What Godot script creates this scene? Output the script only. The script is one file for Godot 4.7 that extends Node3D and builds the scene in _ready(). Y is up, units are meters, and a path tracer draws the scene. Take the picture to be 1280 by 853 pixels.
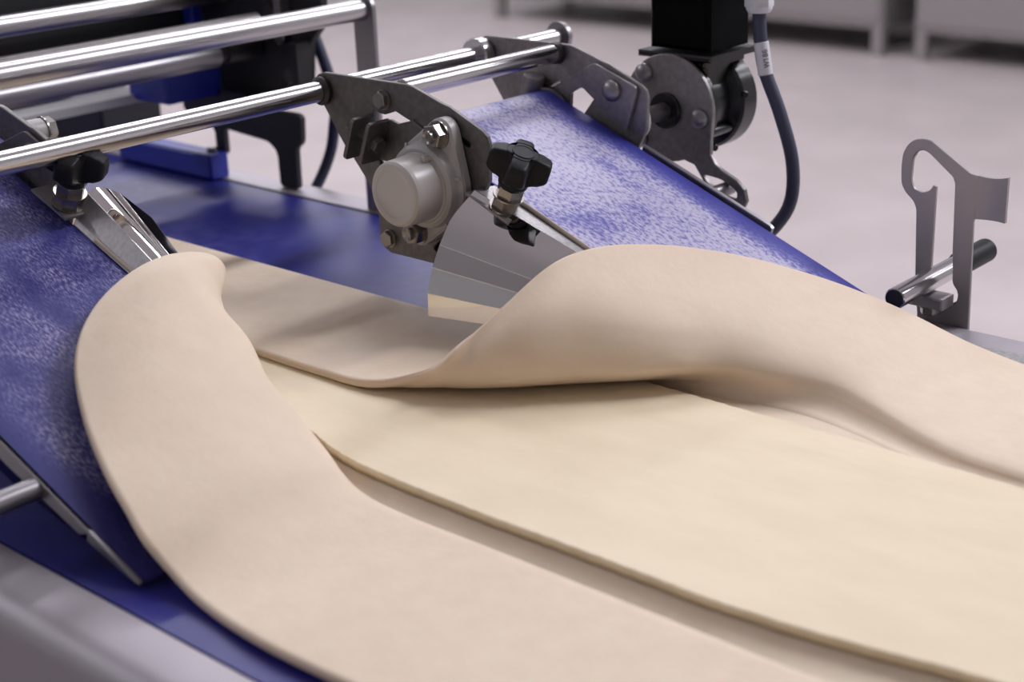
extends Node3D
# A pastry laminating line: a dough sheet with a butter sheet, its side flaps lifted by two
# slanted guide conveyors and folded over the butter by polished folding plates.
# x runs with the belt (towards the viewer's right), y up, -z across the belt; belt top at y = 0.

const ZC := -0.722       # centre line of the belt
const TH := 0.3719       # slope of the guide conveyors (tan = 0.39)
const FLOOR := -0.9
var M := {}
var used := {}

# ------------------------------------------------------------------ geometry helper
class Geo:
	var v := PackedVector3Array()
	var n := PackedVector3Array()
	var t := PackedVector2Array()
	var x := PackedInt32Array()

	func tri(a: Vector3, b: Vector3, c: Vector3) -> void:   # counter-clockwise seen from outside
		var nn := (b - a).cross(c - a)
		if nn.length_squared() < 1e-20:
			return
		nn = nn.normalized()
		var k := v.size()
		for p in [a, b, c]:
			v.append(p)
			n.append(nn)
			t.append(Vector2(p.x, p.z))
		x.append_array(PackedInt32Array([k, k + 2, k + 1]))

	func quad(a: Vector3, b: Vector3, c: Vector3, d: Vector3) -> void:
		tri(a, b, c)
		tri(a, c, d)

	# rows of points, smooth normals; outward = (along row) x (to next row)
	func grid(rows: Array, close_u := false, close_v := false, uvs: Array = []) -> void:
		var h := rows.size()
		var w: int = rows[0].size()
		var base := v.size()
		for j in h:
			for i in w:
				var l: Vector3 = rows[j][(i - 1 + w) % w if close_u else maxi(i - 1, 0)]
				var r: Vector3 = rows[j][(i + 1) % w if close_u else mini(i + 1, w - 1)]
				var d: Vector3 = rows[(j - 1 + h) % h if close_v else maxi(j - 1, 0)][i]
				var u: Vector3 = rows[(j + 1) % h if close_v else mini(j + 1, h - 1)][i]
				var nn := (r - l).cross(u - d)
				if nn.length_squared() < 1e-22:
					nn = Vector3.UP
				v.append(rows[j][i])
				n.append(nn.normalized())
				t.append(uvs[j][i] if uvs.size() else Vector2(float(i) / (w - 1), float(j) / (h - 1)))
		for j in (h if close_v else h - 1):
			for i in (w if close_u else w - 1):
				var a := base + j * w + i
				var b := base + j * w + (i + 1) % w
				var c := base + ((j + 1) % h) * w + (i + 1) % w
				var d := base + ((j + 1) % h) * w + i
				x.append_array(PackedInt32Array([a, c, b, a, d, c]))

	func box(lo: Vector3, hi: Vector3, c := 0.0) -> void:    # chamfered box
		prism(PackedVector2Array([Vector2(lo.x, lo.y), Vector2(hi.x, lo.y), Vector2(hi.x, hi.y), Vector2(lo.x, hi.y)]), lo.z, hi.z, c)

	static func frame(d: Vector3) -> Array:
		var a := Vector3.UP if absf(d.y) < 0.9 else Vector3.RIGHT
		var s := a.cross(d).normalized()
		return [s, d.cross(s).normalized()]

	# turned profile (radius, height) along axis d from p; consecutive profile points are smooth within a run
	func lathe(p: Vector3, d: Vector3, prof: PackedVector2Array, seg := 28, phase := 0.0, flat := false) -> void:
		d = d.normalized()
		var f := frame(d)
		for k in prof.size() - 1:
			var a := prof[k]
			var b := prof[k + 1]
			if a.distance_to(b) < 1e-7:
				continue
			var rows := [[], []]
			var sl := Vector2(b.y - a.y, a.x - b.x).normalized()
			var base := v.size()
			for i in seg + 1:
				var an := phase + TAU * i / seg
				var o: Vector3 = f[0] * cos(an) + f[1] * sin(an)
				rows[0].append(p + d * a.y + o * a.x)
				rows[1].append(p + d * b.y + o * b.x)
				if not flat:
					var nn := (o * sl.x + d * sl.y).normalized()
					v.append(rows[0][i]); n.append(nn); t.append(Vector2(float(i) / seg, a.y))
					v.append(rows[1][i]); n.append(nn); t.append(Vector2(float(i) / seg, b.y))
			for i in seg:
				if flat:
					quad(rows[0][i], rows[0][i + 1], rows[1][i + 1], rows[1][i])
				else:
					var q := base + i * 2
					x.append_array(PackedInt32Array([q, q + 3, q + 2, q, q + 1, q + 3]))

	func rod(a: Vector3, b: Vector3, r: float, c := 0.0008, seg := 32) -> void:
		var l := a.distance_to(b)
		lathe(a, b - a, PackedVector2Array([Vector2(0, 0), Vector2(r - c, 0), Vector2(r, c), Vector2(r, l - c), Vector2(r - c, l), Vector2(0, l)]), seg)

	func hexagon(p: Vector3, d: Vector3, r: float, h: float, phase := 0.3) -> void:
		lathe(p, d, PackedVector2Array([Vector2(0, 0), Vector2(r, 0), Vector2(r, h * 0.88), Vector2(r * 0.9, h), Vector2(0, h)]), 6, phase, true)

	func bolt(p: Vector3, d: Vector3, r: float, h: float, stud := 0.0, phase := 0.3) -> void:   # washer, hexagon, stud end
		d = d.normalized()
		var wr := r * 1.12
		lathe(p, d, PackedVector2Array([Vector2(0, 0), Vector2(wr, 0), Vector2(wr, 0.0014), Vector2(0, 0.0014)]), 28)
		hexagon(p + d * 0.0014, d, r, h, phase)
		if stud > 0.0:
			lathe(p + d * (h + 0.0014), d, PackedVector2Array([Vector2(r * 0.55, 0), Vector2(r * 0.52, stud), Vector2(r * 0.3, stud * 0.7), Vector2(0, stud * 0.7)]), 18)

	func dome(p: Vector3, d: Vector3, r: float, h: float) -> void:
		var pr := PackedVector2Array([Vector2(r, 0)])
		for i in 9:
			var a := PI / 2 * i / 8
			pr.append(Vector2(r * cos(a), h * 0.2 + h * 0.8 * sin(a)))
		lathe(p, d, pr, 26)

	# polygon in xy (counter-clockwise) pushed from z0 to z1, with holes and chamfer c
	func prism(poly: PackedVector2Array, z0: float, z1: float, c := 0.0, holes: Array = []) -> void:
		if Geometry2D.is_polygon_clockwise(poly):
			poly.reverse()
		var loops := [poly]
		for h in holes:
			var hh: PackedVector2Array = h
			if not Geometry2D.is_polygon_clockwise(hh):
				hh.reverse()
			loops.append(hh)
		var inner := []
		for l in loops:
			inner.append(inset(l, c))
		var cap: PackedVector2Array = inner[0]
		for k in range(1, inner.size()):
			cap = bridge(cap, inner[k])
		var tr := Geometry2D.triangulate_polygon(cap)
		for k in range(0, tr.size(), 3):
			var a := cap[tr[k]]
			var b := cap[tr[k + 1]]
			var d := cap[tr[k + 2]]
			if (b - a).cross(d - a) < 0:
				var s := b; b = d; d = s
			tri(Vector3(a.x, a.y, z1), Vector3(b.x, b.y, z1), Vector3(d.x, d.y, z1))
			tri(Vector3(a.x, a.y, z0), Vector3(d.x, d.y, z0), Vector3(b.x, b.y, z0))
		for k in loops.size():
			var o: PackedVector2Array = loops[k]
			var q: PackedVector2Array = inner[k]
			var m := o.size()
			# side normals shared between edges that meet at a small angle
			for i in m:
				var j := (i + 1) % m
				var zs := [z0, z0 + c, z1 - c, z1]
				var ring := [q, o, o, q]
				for s in 3:
					if c <= 0.0 and s != 1:
						continue
					var A: Vector2 = ring[s][i]
					var B: Vector2 = ring[s][j]
					var C: Vector2 = ring[s + 1][j]
					var D: Vector2 = ring[s + 1][i]
					var e := (o[j] - o[i]).normalized()
					var ep := (o[i] - o[(i - 1 + m) % m]).normalized()
					var en := (o[(j + 1) % m] - o[j]).normalized()
					var nz := 0.0 if s == 1 else (-1.0 if s == 0 else 1.0)
					var nA := Vector3(e.y, -e.x, nz)
					var nB := nA
					if e.dot(ep) > 0.86:
						var w := (e + ep).normalized()
						nA = Vector3(w.y, -w.x, nz)
					if e.dot(en) > 0.86:
						var w := (e + en).normalized()
						nB = Vector3(w.y, -w.x, nz)
					var b0 := v.size()
					v.append(Vector3(A.x, A.y, zs[s])); v.append(Vector3(B.x, B.y, zs[s])); v.append(Vector3(C.x, C.y, zs[s + 1])); v.append(Vector3(D.x, D.y, zs[s + 1]))
					n.append(nA.normalized()); n.append(nB.normalized()); n.append(nB.normalized()); n.append(nA.normalized())
					for p in 4:
						t.append(Vector2(v[b0 + p].x, v[b0 + p].z))
					x.append_array(PackedInt32Array([b0, b0 + 2, b0 + 1, b0, b0 + 3, b0 + 2]))

	static func inset(l: PackedVector2Array, c: float) -> PackedVector2Array:
		if c <= 0.0:
			return l
		var r := PackedVector2Array()
		var m := l.size()
		for i in m:
			var e0 := (l[i] - l[(i - 1 + m) % m]).normalized()
			var e1 := (l[(i + 1) % m] - l[i]).normalized()
			var n0 := Vector2(-e0.y, e0.x)
			var n1 := Vector2(-e1.y, e1.x)
			var b := (n0 + n1)
			b = b / maxf(b.length_squared() / 2.0, 0.3)
			r.append(l[i] + b * c)
		return r

	static func bridge(o: PackedVector2Array, h: PackedVector2Array) -> PackedVector2Array:
		var bi := 0
		var bj := 0
		var best := 1e9
		for i in o.size():
			for j in h.size():
				var d := o[i].distance_squared_to(h[j])
				if d < best:
					best = d; bi = i; bj = j
		var r := PackedVector2Array()
		for i in bi + 1:
			r.append(o[i])
		for j in h.size() + 1:
			r.append(h[(bj + j) % h.size()])
		r[r.size() - 1] += (o[(bi + 1) % o.size()] - o[bi]).normalized() * 2e-5
		r.append(o[bi] + (o[(bi + 1) % o.size()] - o[bi]).normalized() * 2e-5)
		for i in range(bi + 1, o.size()):
			r.append(o[i])
		return r

	# round tube along points
	func hose(pts: PackedVector3Array, r: float, seg := 18, per := 8) -> void:
		var c := Curve3D.new()
		c.bake_interval = 0.004
		for i in pts.size():
			var a := pts[maxi(i - 1, 0)]
			var b := pts[mini(i + 1, pts.size() - 1)]
			var tg := (b - a) / 6.0
			c.add_point(pts[i], -tg, tg)
		var q := c.get_baked_points()
		var rows := []
		var s := Vector3.ZERO
		for i in range(0, q.size(), 2):
			var d := (q[mini(i + 1, q.size() - 1)] - q[maxi(i - 1, 0)]).normalized()
			if s == Vector3.ZERO:
				s = frame(d)[0]
			s = (s - d * s.dot(d)).normalized()
			var u := d.cross(s)
			var row := []
			for k in seg:
				var an := TAU * k / seg
				row.append(q[i] + (s * cos(an) + u * sin(an)) * r)
			rows.append(row)
		grid(rows, true)
		for e in [0, rows.size() - 1]:
			for k in range(1, seg - 1):
				if e == 0:
					tri(rows[e][0], rows[e][k + 1], rows[e][k])
				else:
					tri(rows[e][0], rows[e][k], rows[e][k + 1])

	func mesh(off := Vector3.ZERO) -> ArrayMesh:
		var a := []
		a.resize(Mesh.ARRAY_MAX)
		var vv := PackedVector3Array()
		vv.resize(v.size())
		for i in v.size():
			vv[i] = v[i] - off
		a[Mesh.ARRAY_VERTEX] = vv
		a[Mesh.ARRAY_NORMAL] = n
		a[Mesh.ARRAY_TEX_UV] = t
		a[Mesh.ARRAY_INDEX] = x
		var m := ArrayMesh.new()
		m.add_surface_from_arrays(Mesh.PRIMITIVE_TRIANGLES, a)
		return m

# ------------------------------------------------------------------ scene helpers
func numbered(called: String) -> String:
	var k: int = used.get(called, 0)
	used[called] = k + 1
	return called if k == 0 else "%s_%03d" % [called, k]

func thing(called: String, label: String, category: String, at := Vector3.ZERO, group := "") -> Node3D:
	var o := Node3D.new()
	o.name = numbered(called)
	add_child(o)
	o.position = at
	tag(o, label, category, group)
	return o

func tag(o: Node, label: String, category: String, group := "") -> void:
	o.set_meta("label", label)
	o.set_meta("category", category)
	if group != "":
		o.set_meta("group", group)

func obj(called: String, g: Geo, m: Material, parent: Node3D = null, label := "") -> MeshInstance3D:   # g in world coordinates
	var o := MeshInstance3D.new()
	var off := Vector3.ZERO
	var p := parent
	while p != null and p != self:
		off += p.position
		p = p.get_parent() as Node3D
	o.mesh = g.mesh(off)
	o.material_override = m
	o.name = called if parent != null else numbered(called)
	if label != "":
		o.set_meta("label", label)
	(parent if parent != null else self).add_child(o, true)
	return o

func local(called: String, g: Geo, m: Material, parent: Node3D, label := "") -> MeshInstance3D:   # g in the parent's own axes
	var o := MeshInstance3D.new()
	o.mesh = g.mesh()
	o.material_override = m
	o.name = called
	if label != "":
		o.set_meta("label", label)
	parent.add_child(o, true)
	return o

func struct(called: String, g: Geo, m: Material, label: String, category: String) -> MeshInstance3D:
	var o := obj(called, g, m)
	o.set_meta("kind", "structure")
	tag(o, label, category)
	return o

func poly(a: Array) -> PackedVector2Array:
	var r := PackedVector2Array()
	for i in range(0, a.size(), 2):
		r.append(Vector2(a[i], a[i + 1]))
	return r

func rounded(p: PackedVector2Array, rad: float, skip: Array = []) -> PackedVector2Array:
	var r := PackedVector2Array()
	var m := p.size()
	for i in m:
		var a := p[i] - p[(i - 1 + m) % m]
		var b := p[(i + 1) % m] - p[i]
		var l := minf(rad, minf(a.length(), b.length()) * 0.45)
		if skip.has(i) or absf(a.angle_to(b)) < 0.15:
			r.append(p[i])
			continue
		var s := p[i] - a.normalized() * l
		var e := p[i] + b.normalized() * l
		for k in 6:
			var u := k / 5.0
			r.append(s.lerp(p[i], u).lerp(p[i].lerp(e, u), u))
	return r

func ring(c: Vector2, r: float, from: float, to: float, k: int) -> PackedVector2Array:
	var p := PackedVector2Array()
	for i in k + 1:
		var a := lerpf(from, to, float(i) / k)
		p.append(c + Vector2(cos(a), sin(a)) * r)
	return p

# ------------------------------------------------------------------ materials
func mat(called: String, c: Color, rough: float, metal := 0.0) -> StandardMaterial3D:
	var m := StandardMaterial3D.new()
	m.resource_name = called
	m.albedo_color = c
	m.roughness = rough
	m.metallic = metal
	M[called] = m
	return m

func noise(seed_: int, freq: float, octaves := 4) -> FastNoiseLite:
	var f := FastNoiseLite.new()
	f.seed = seed_
	f.noise_type = FastNoiseLite.TYPE_SIMPLEX_SMOOTH
	f.frequency = freq
	f.fractal_octaves = octaves
	return f

func tile(f: FastNoiseLite, s: int, lo: Color, hi: Color, power := 1.0) -> ImageTexture:
	var im := f.get_seamless_image(s, s)
	im.convert(Image.FORMAT_RGB8)
	for y in s:
		for x in s:
			im.set_pixel(x, y, lo.lerp(hi, pow(im.get_pixel(x, y).r, power)))
	im.generate_mipmaps()
	return ImageTexture.create_from_image(im)

func bumps(f: FastNoiseLite, s: int, strength: float) -> ImageTexture:
	var im := f.get_seamless_image(s, s)
	im.convert(Image.FORMAT_RGBA8)
	im.bump_map_to_normal_map(strength)
	return ImageTexture.create_from_image(im)

# flour on a blue belt: u across, v along; clean near the edges, thick in drifts
func flour_belt(seed_: int, amount: float, blue: Color, edge_in: float, edge_out: float, streak: float, drift: float, grit: float) -> ImageTexture:
	var w := 512
	var h := 1024
	var big := noise(seed_, 0.006, 3)
	var fine := noise(seed_ + 1, 0.11, 3)
	var grain := noise(seed_ + 2, 0.45, 1)
	var im := Image.create(w, h, false, Image.FORMAT_RGB8)
	var white := Color(0.84, 0.82, 0.88)
	for y in h:
		for x in w:
			var u := float(x) / w
			var k := amount * (0.9 + drift * big.get_noise_2d(x, y * 0.6))
			k *= smoothstep(0.0, edge_in, u) * smoothstep(0.0, edge_out, 1.0 - u)
			k *= maxf(0.0, 1.0 + grit * (1.15 * fine.get_noise_2d(x * streak, y * 0.5) + 0.75 * grain.get_noise_2d(x, y)))
			im.set_pixel(x, y, blue.lerp(white, clampf(k, 0.0, 0.92)))
	im.generate_mipmaps()
	return ImageTexture.create_from_image(im)

func materials() -> void:
	var m := mat("rod_steel", Color(0.80, 0.79, 0.79), 0.18, 1.0)
	mat("rod_satin", Color(0.72, 0.71, 0.71), 0.30, 1.0)
	m = mat("satin_steel", Color(0.58, 0.57, 0.58), 0.42, 0.85)
	m.roughness_texture = tile(noise(3, 0.02, 4), 256, Color(0.75, 0.75, 0.75), Color(1, 1, 1))
	m.uv1_triplanar = true
	m.uv1_scale = Vector3.ONE * 6.0
	m = mat("plate_steel", Color(0.47, 0.46, 0.455), 0.45, 0.72)
	m.albedo_texture = tile(noise(5, 0.05, 5), 256, Color(0.86, 0.85, 0.83), Color(1, 1, 1))
	m.uv1_triplanar = true
	m.uv1_scale = Vector3.ONE * 9.0
	m = mat("bolt_steel", Color(0.60, 0.585, 0.565), 0.27, 1.0)
	m = mat("dark_steel", Color(0.30, 0.29, 0.29), 0.5, 0.9)
	m = mat("mirror_steel", Color(0.86, 0.85, 0.84), 0.05, 1.0)
	m.roughness_texture = tile(noise(9, 0.03, 4), 512, Color(0.5, 0.5, 0.5), Color(1, 1, 1), 2.0)
	m.uv1_triplanar = true
	m.uv1_scale = Vector3.ONE * 7.0
	m = mat("hook_steel", Color(0.66, 0.64, 0.645), 0.5, 0.55)
	mat("rail_steel", Color(0.66, 0.64, 0.66), 0.55, 0.8)
	m = mat("floury_steel", Color(0.74, 0.73, 0.73), 0.42, 0.75)
	m.albedo_texture = tile(noise(61, 0.09, 4), 256, Color(0.8, 0.8, 0.8), Color(1, 1, 1))
	m.uv1_triplanar = true
	m.uv1_scale = Vector3.ONE * 9.0
	mat("motor_black", Color(0.05, 0.05, 0.055), 0.45)
	m = mat("plate_light", Color(0.62, 0.605, 0.605), 0.45, 0.68)
	m.albedo_texture = tile(noise(5, 0.05, 5), 256, Color(0.86, 0.85, 0.85), Color(1, 1, 1))
	m.uv1_triplanar = true
	m.uv1_scale = Vector3.ONE * 9.0
	mat("charcoal", Color(0.15, 0.15, 0.155), 0.55, 0.3)
	mat("navy_black", Color(0.10, 0.10, 0.14), 0.6)
	mat("black_plastic", Color(0.13, 0.13, 0.14), 0.45)
	M.black_plastic.metallic_specular = 0.3
	M.motor_black.metallic_specular = 0.12
	mat("black_gloss", Color(0.07, 0.07, 0.075), 0.25)
	mat("grey_plastic", Color(0.70, 0.69, 0.68), 0.38)
	mat("grey_cap", Color(0.74, 0.72, 0.70), 0.33)
	mat("white_plastic", Color(0.85, 0.85, 0.87), 0.4)
	mat("print", Color(0.09, 0.09, 0.1), 0.7)
	mat("cable_slate", Color(0.24, 0.25, 0.33), 0.5)
	mat("cable_blue", Color(0.13, 0.15, 0.26), 0.5)
	mat("blue_plastic", Color(0.11, 0.17, 0.60), 0.4)
	mat("seal", Color(0.78, 0.73, 0.66), 0.8)
	m = mat("dough", Color(0.925, 0.85, 0.757), 0.62)
	m.albedo_texture = tile(noise(11, 0.012, 5), 512, Color(0.97, 0.965, 0.955), Color(1, 1, 1))
	m.normal_enabled = true
	m.normal_texture = bumps(noise(12, 0.035, 4), 512, 5.0)
	m.normal_scale = 0.1
	m.uv1_triplanar = true
	m.uv1_world_triplanar = true
	m.uv1_scale = Vector3.ONE * 5.0
	m.subsurf_scatter_enabled = true
	m.subsurf_scatter_strength = 0.12
	m = mat("butter", Color(0.95, 0.89, 0.765), 0.5)
	m.albedo_texture = tile(noise(15, 0.01, 4), 512, Color(0.965, 0.96, 0.95), Color(1, 1, 1))
	m.normal_enabled = true
	m.normal_texture = bumps(noise(16, 0.03, 3), 512, 3.0)
	m.normal_scale = 0.15
	m.uv1_triplanar = true
	m.uv1_world_triplanar = true
	m.uv1_scale = Vector3(2.0, 5.0, 5.0)
	m = mat("belt_main", Color(1, 1, 1), 0.42)
	m.albedo_texture = flour_belt(31, 0.10, Color(0.105, 0.115, 0.47), 0.1, 0.1, 0.5, 1.6, 1.0)
	m = mat("belt_clean", Color(1, 1, 1), 0.6)
	m.albedo_texture = flour_belt(41, 0.26, Color(0.125, 0.125, 0.43), 0.03, 0.2, 1.6, 1.2, 1.9)
	m = mat("belt_floury", Color(1, 1, 1), 0.5)
	m.albedo_texture = flour_belt(51, 1.05, Color(0.165, 0.175, 0.58), 0.02, 0.26, 0.8, 0.6, 0.8)
	m = mat("floor_grey", Color(0.735, 0.695, 0.69), 0.45)
	m.albedo_texture = tile(noise(21, 0.01, 4), 256, Color(0.93, 0.93, 0.93), Color(1, 1, 1))
	m.uv1_triplanar = true
	m.uv1_world_triplanar = true
	m.uv1_scale = Vector3.ONE * 0.8
	mat("wall_white", Color(0.80, 0.80, 0.80), 0.8)
	mat("ceiling_white", Color(0.90, 0.90, 0.91), 0.8)
	mat("bench_steel", Color(0.60, 0.58, 0.58), 0.5, 0.6)
	m = mat("diffuser", Color(0.9, 0.9, 0.9), 0.6)
	m.emission_enabled = true
	m.emission = Color(1.0, 0.98, 0.95)
	m.emission_energy_multiplier = 1.6

# ------------------------------------------------------------------ build
func _ready() -> void:
	# camera
	var cam := Camera3D.new()
	cam.name = "camera"
	add_child(cam)
	var yaw := 0.7418456
	var pitch := 0.3577981
	var roll := -0.0374805
	var fwd := Vector3(-sin(yaw) * cos(pitch), -sin(pitch), -cos(yaw) * cos(pitch))
	var rt := Vector3(cos(yaw), 0, -sin(yaw))
	var up := rt.cross(fwd)
	var r2 := rt * cos(roll) + up * sin(roll)
	cam.transform = Transform3D(Basis(r2, -rt * sin(roll) + up * cos(roll), -fwd), Vector3(0, 0.43, 0))
	cam.fov = 24.94
	cam.near = 0.05
	cam.far = 60.0
	var ca := CameraAttributesPhysical.new()
	ca.frustum_focal_length = 12.0 / tan(deg_to_rad(24.94 / 2))
	ca.frustum_focus_distance = 1.17
	ca.frustum_near = 0.05
	ca.frustum_far = 60.0
	ca.exposure_aperture = 5.6
	cam.attributes = ca
	cam.current = true
	# air and exposure
	var we := WorldEnvironment.new()
	we.name = "environment"
	var env := Environment.new()
	env.background_mode = Environment.BG_COLOR
	env.background_color = Color(0.5, 0.5, 0.52)
	env.ambient_light_source = Environment.AMBIENT_SOURCE_BG
	env.tonemap_mode = Environment.TONE_MAPPER_LINEAR
	env.tonemap_exposure = 2.08
	env.sdfgi_enabled = true
	env.ssao_enabled = true
	env.ssil_enabled = true
	we.environment = env
	add_child(we)
	materials()
	# lamps: x, z, length along x, length along z, energy
	for l in [[0.6, -3.4, 0.35, 2.6, 6.0], [-2.0, -3.0, 0.35, 2.4, 1.6], [-4.6, -3.8, 0.35, 3.6, 4.0], [-6.9, -4.0, 0.35, 3.6, 2.5], [1.8, -5.6, 0.35, 2.4, 1.5], [-4.6, 1.5, 0.35, 2.4, 2.8]]:
		lamp(l)
	room()
	main_conveyor()
	dough()
	guide_conveyor(true)
	guide_conveyor(false)
	brackets()
	rods()
	folding_plates()
	knobs()
	drive()
	holder()
	back_machine()
	benches()

var lamp_words := ["beyond the far side of the belt, nearest the viewer", "above the open floor just behind the rear machine", "over the floor in front of the left steel cabinet", "over the farthest left end of the hall", "over the floor in front of the right steel cabinet", "above the near aisle beside the rear machine"]
var lamp_count := 0

func lamp(l: Array) -> void:
	var y := 2.55
	var t := thing("ceiling_light", "long narrow white ceiling light panel " + lamp_words[lamp_count], "ceiling light", Vector3(l[0], y, l[1]), "ceiling light panels")
	lamp_count += 1
	var hx: float = l[2] / 2
	var hz: float = l[3] / 2
	var g := Geo.new()
	g.box(Vector3(l[0] - hx - 0.03, y, l[1] - hz - 0.03), Vector3(l[0] + hx + 0.03, y + 0.05, l[1] + hz + 0.03), 0.004)
	obj("housing", g, M.wall_white, t)
	g = Geo.new()
	g.box(Vector3(l[0] - hx, y - 0.01, l[1] - hz), Vector3(l[0] + hx, y + 0.002, l[1] + hz))
	obj("diffuser", g, M.diffuser, t)
	var a := AreaLight3D.new()
	a.name = "panel_light"
	a.area_size = Vector2(l[2], l[3])
	a.light_energy = l[4]
	a.light_color = Color(0.955, 0.955, 1.0)
	a.area_range = 20.0
	a.area_attenuation = 2.0
	a.shadow_enabled = true
	a.position = Vector3(0, -0.03, 0)
	a.rotation.x = -PI / 2
	t.add_child(a)

func room() -> void:
	var x0 := -9.0
	var x1 := 4.0
	var z0 := -7.4
	var z1 := 3.2
	var top := 2.6
	var g := Geo.new()
	g.box(Vector3(x0 - 0.2, FLOOR - 0.2, z0 - 0.2), Vector3(x1 + 0.2, FLOOR, z1 + 0.2))
	struct("floor", g, M.floor_grey, "pale grey seamless production hall floor", "floor")
	g = Geo.new()
	g.box(Vector3(x0 - 0.2, top, z0 - 0.2), Vector3(x1 + 0.2, top + 0.2, z1 + 0.2))
	struct("ceiling", g, M.ceiling_white, "plain white ceiling of the production hall", "ceiling")
	for w in [["wall_back", Vector3(x0 - 0.2, FLOOR, z0 - 0.2), Vector3(x1 + 0.2, top, z0), "behind the steel cabinets"], ["wall_front", Vector3(x0 - 0.2, FLOOR, z1), Vector3(x1 + 0.2, top, z1 + 0.2), "behind the viewer"], ["wall_left", Vector3(x0 - 0.2, FLOOR, z0), Vector3(x0, top, z1), "at the far end of the line"], ["wall_right", Vector3(x1, FLOOR, z0), Vector3(x1 + 0.2, top, z1), "past the near end of the line"]]:
		g = Geo.new()
		g.box(w[1], w[2])
		struct(w[0], g, M.wall_white, "plain white hall wall " + w[3], "wall")

func main_conveyor() -> void:
	var t := thing("belt_conveyor", "long low conveyor with a wide blue belt and stainless side rails carrying the dough", "conveyor", Vector3(-0.9, FLOOR, ZC))
	var x0 := -3.4
	var x1 := 0.75
	var rows := []
	var uvs := []
	for j in 42:
		var x := lerpf(x0, x1, j / 41.0)
		var row := []
		var uv := []
		for i in 2:
			row.append(Vector3(x, 0.0, -0.405 if i == 0 else -1.04))
			uv.append(Vector2(float(i), (x - x0) / 1.3))
		rows.append(row)
		uvs.append(uv)
	var g := Geo.new()
	for r in rows:
		r.reverse()
	for u in uvs:
		u.reverse()
	g.grid(rows, false, false, uvs)
	g.box(Vector3(x0, -0.004, -1.04), Vector3(x1, -0.0002, -0.405))
	obj("belt", g, M.belt_main, t)
	# near rail: flat lip, rolled edge, vertical side
	var pr := [Vector2(-0.402, -0.006), Vector2(-0.402, 0.0012), Vector2(-0.4, 0.002), Vector2(-0.377, 0.0005)]
	for k in 9:
		var a := PI / 2 * k / 8
		pr.append(Vector2(-0.377 + 0.016 * sin(a), -0.0155 + 0.016 * cos(a)))
	pr.append_array([Vector2(-0.361, -0.14), Vector2(-0.365, -0.14), Vector2(-0.365, -0.02), Vector2(-0.38, -0.006)])
	rail(t, pr, x0, x1)
	pr = [Vector2(-1.0825, -0.14), Vector2(-1.0825, -0.004), Vector2(-1.081, 0.0), Vector2(-1.048, 0.0015), Vector2(-1.044, 0.001), Vector2(-1.044, -0.006), Vector2(-1.07, -0.008), Vector2(-1.078, -0.02), Vector2(-1.078, -0.14)]
	rail(t, pr, x0, x1)
	g = Geo.new()
	g.box(Vector3(x0, -0.14, -1.075), Vector3(x1, -0.006, -0.37))
	obj("bed", g, M.satin_steel, t)
	g = Geo.new()
	g.box(Vector3(-0.60, 0.0004, -1.050), Vector3(x1, 0.0026, -1.012), 0.0006)
	obj("cover_strip", g, M.floury_steel, t)
	for x in [-3.2, -1.9, -0.6, 0.6]:
		for z in [-1.05, -0.4]:
			g = Geo.new()
			g.box(Vector3(x - 0.03, FLOOR, z - 0.03), Vector3(x + 0.03, -0.14, z + 0.03), 0.003)
			obj("leg", g, M.satin_steel, t)

func rail(t: Node3D, pr: Array, x0: float, x1: float) -> void:
	var g := Geo.new()
	var n := pr.size()
	for i in n:
		var a: Vector2 = pr[i]
		var b: Vector2 = pr[(i + 1) % n]
		var e := (b - a).normalized()
		var pv: Vector2 = pr[(i - 1 + n) % n]
		var nx: Vector2 = pr[(i + 2) % n]
		var na := e
		var nb := e
		if e.dot((a - pv).normalized()) > 0.85:
			na = (e + (a - pv).normalized()).normalized()
		if e.dot((nx - b).normalized()) > 0.85:
			nb = (e + (nx - b).normalized()).normalized()
		var k := g.v.size()
		for q in [[a, na, x0], [b, nb, x0], [b, nb, x1], [a, na, x1]]:
			g.v.append(Vector3(q[2], q[0].y, q[0].x))
			g.n.append(Vector3(0, q[1].x, -q[1].y))
			g.t.append(Vector2(q[2], q[0].x))
		g.x.append_array(PackedInt32Array([k, k + 2, k + 1, k, k + 3, k + 2]))
	obj("side_rail", g, M.rail_steel, t)

# ------------------------------------------------------------------ dough and butter
func cat(p0: Vector3, p1: Vector3, p2: Vector3, p3: Vector3, u: float) -> Vector3:
	# centripetal Catmull-Rom (Barry and Goldman), safe for uneven spacing
	var t1 := maxf(sqrt(p0.distance_to(p1)), 1e-4)
	var t2 := t1 + maxf(sqrt(p1.distance_to(p2)), 1e-4)
	var t3 := t2 + maxf(sqrt(p2.distance_to(p3)), 1e-4)
	var t := lerpf(t1, t2, u)
	var a1 := p0.lerp(p1, t / t1)
	var a2 := p1.lerp(p2, (t - t1) / (t2 - t1))
	var a3 := p2.lerp(p3, (t - t2) / (t3 - t2))
	var b1 := a1.lerp(a2, t / t2)
	var b2 := a2.lerp(a3, (t - t1) / (t3 - t1))
	return b1.lerp(b2, (t - t1) / (t2 - t1))

func curve(p: Array, n: int) -> Array:   # n points per span
	var r := []
	for i in p.size() - 1:
		var a: Vector3 = p[i - 1] if i > 0 else 2.0 * p[0] - p[1]
		var d: Vector3 = p[i + 2] if i + 2 < p.size() else 2.0 * p[-1] - p[-2]
		for k in n:
			r.append(cat(a, p[i], p[i + 1], d, float(k) / n))
	r.append(p[-1])
	return r

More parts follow.
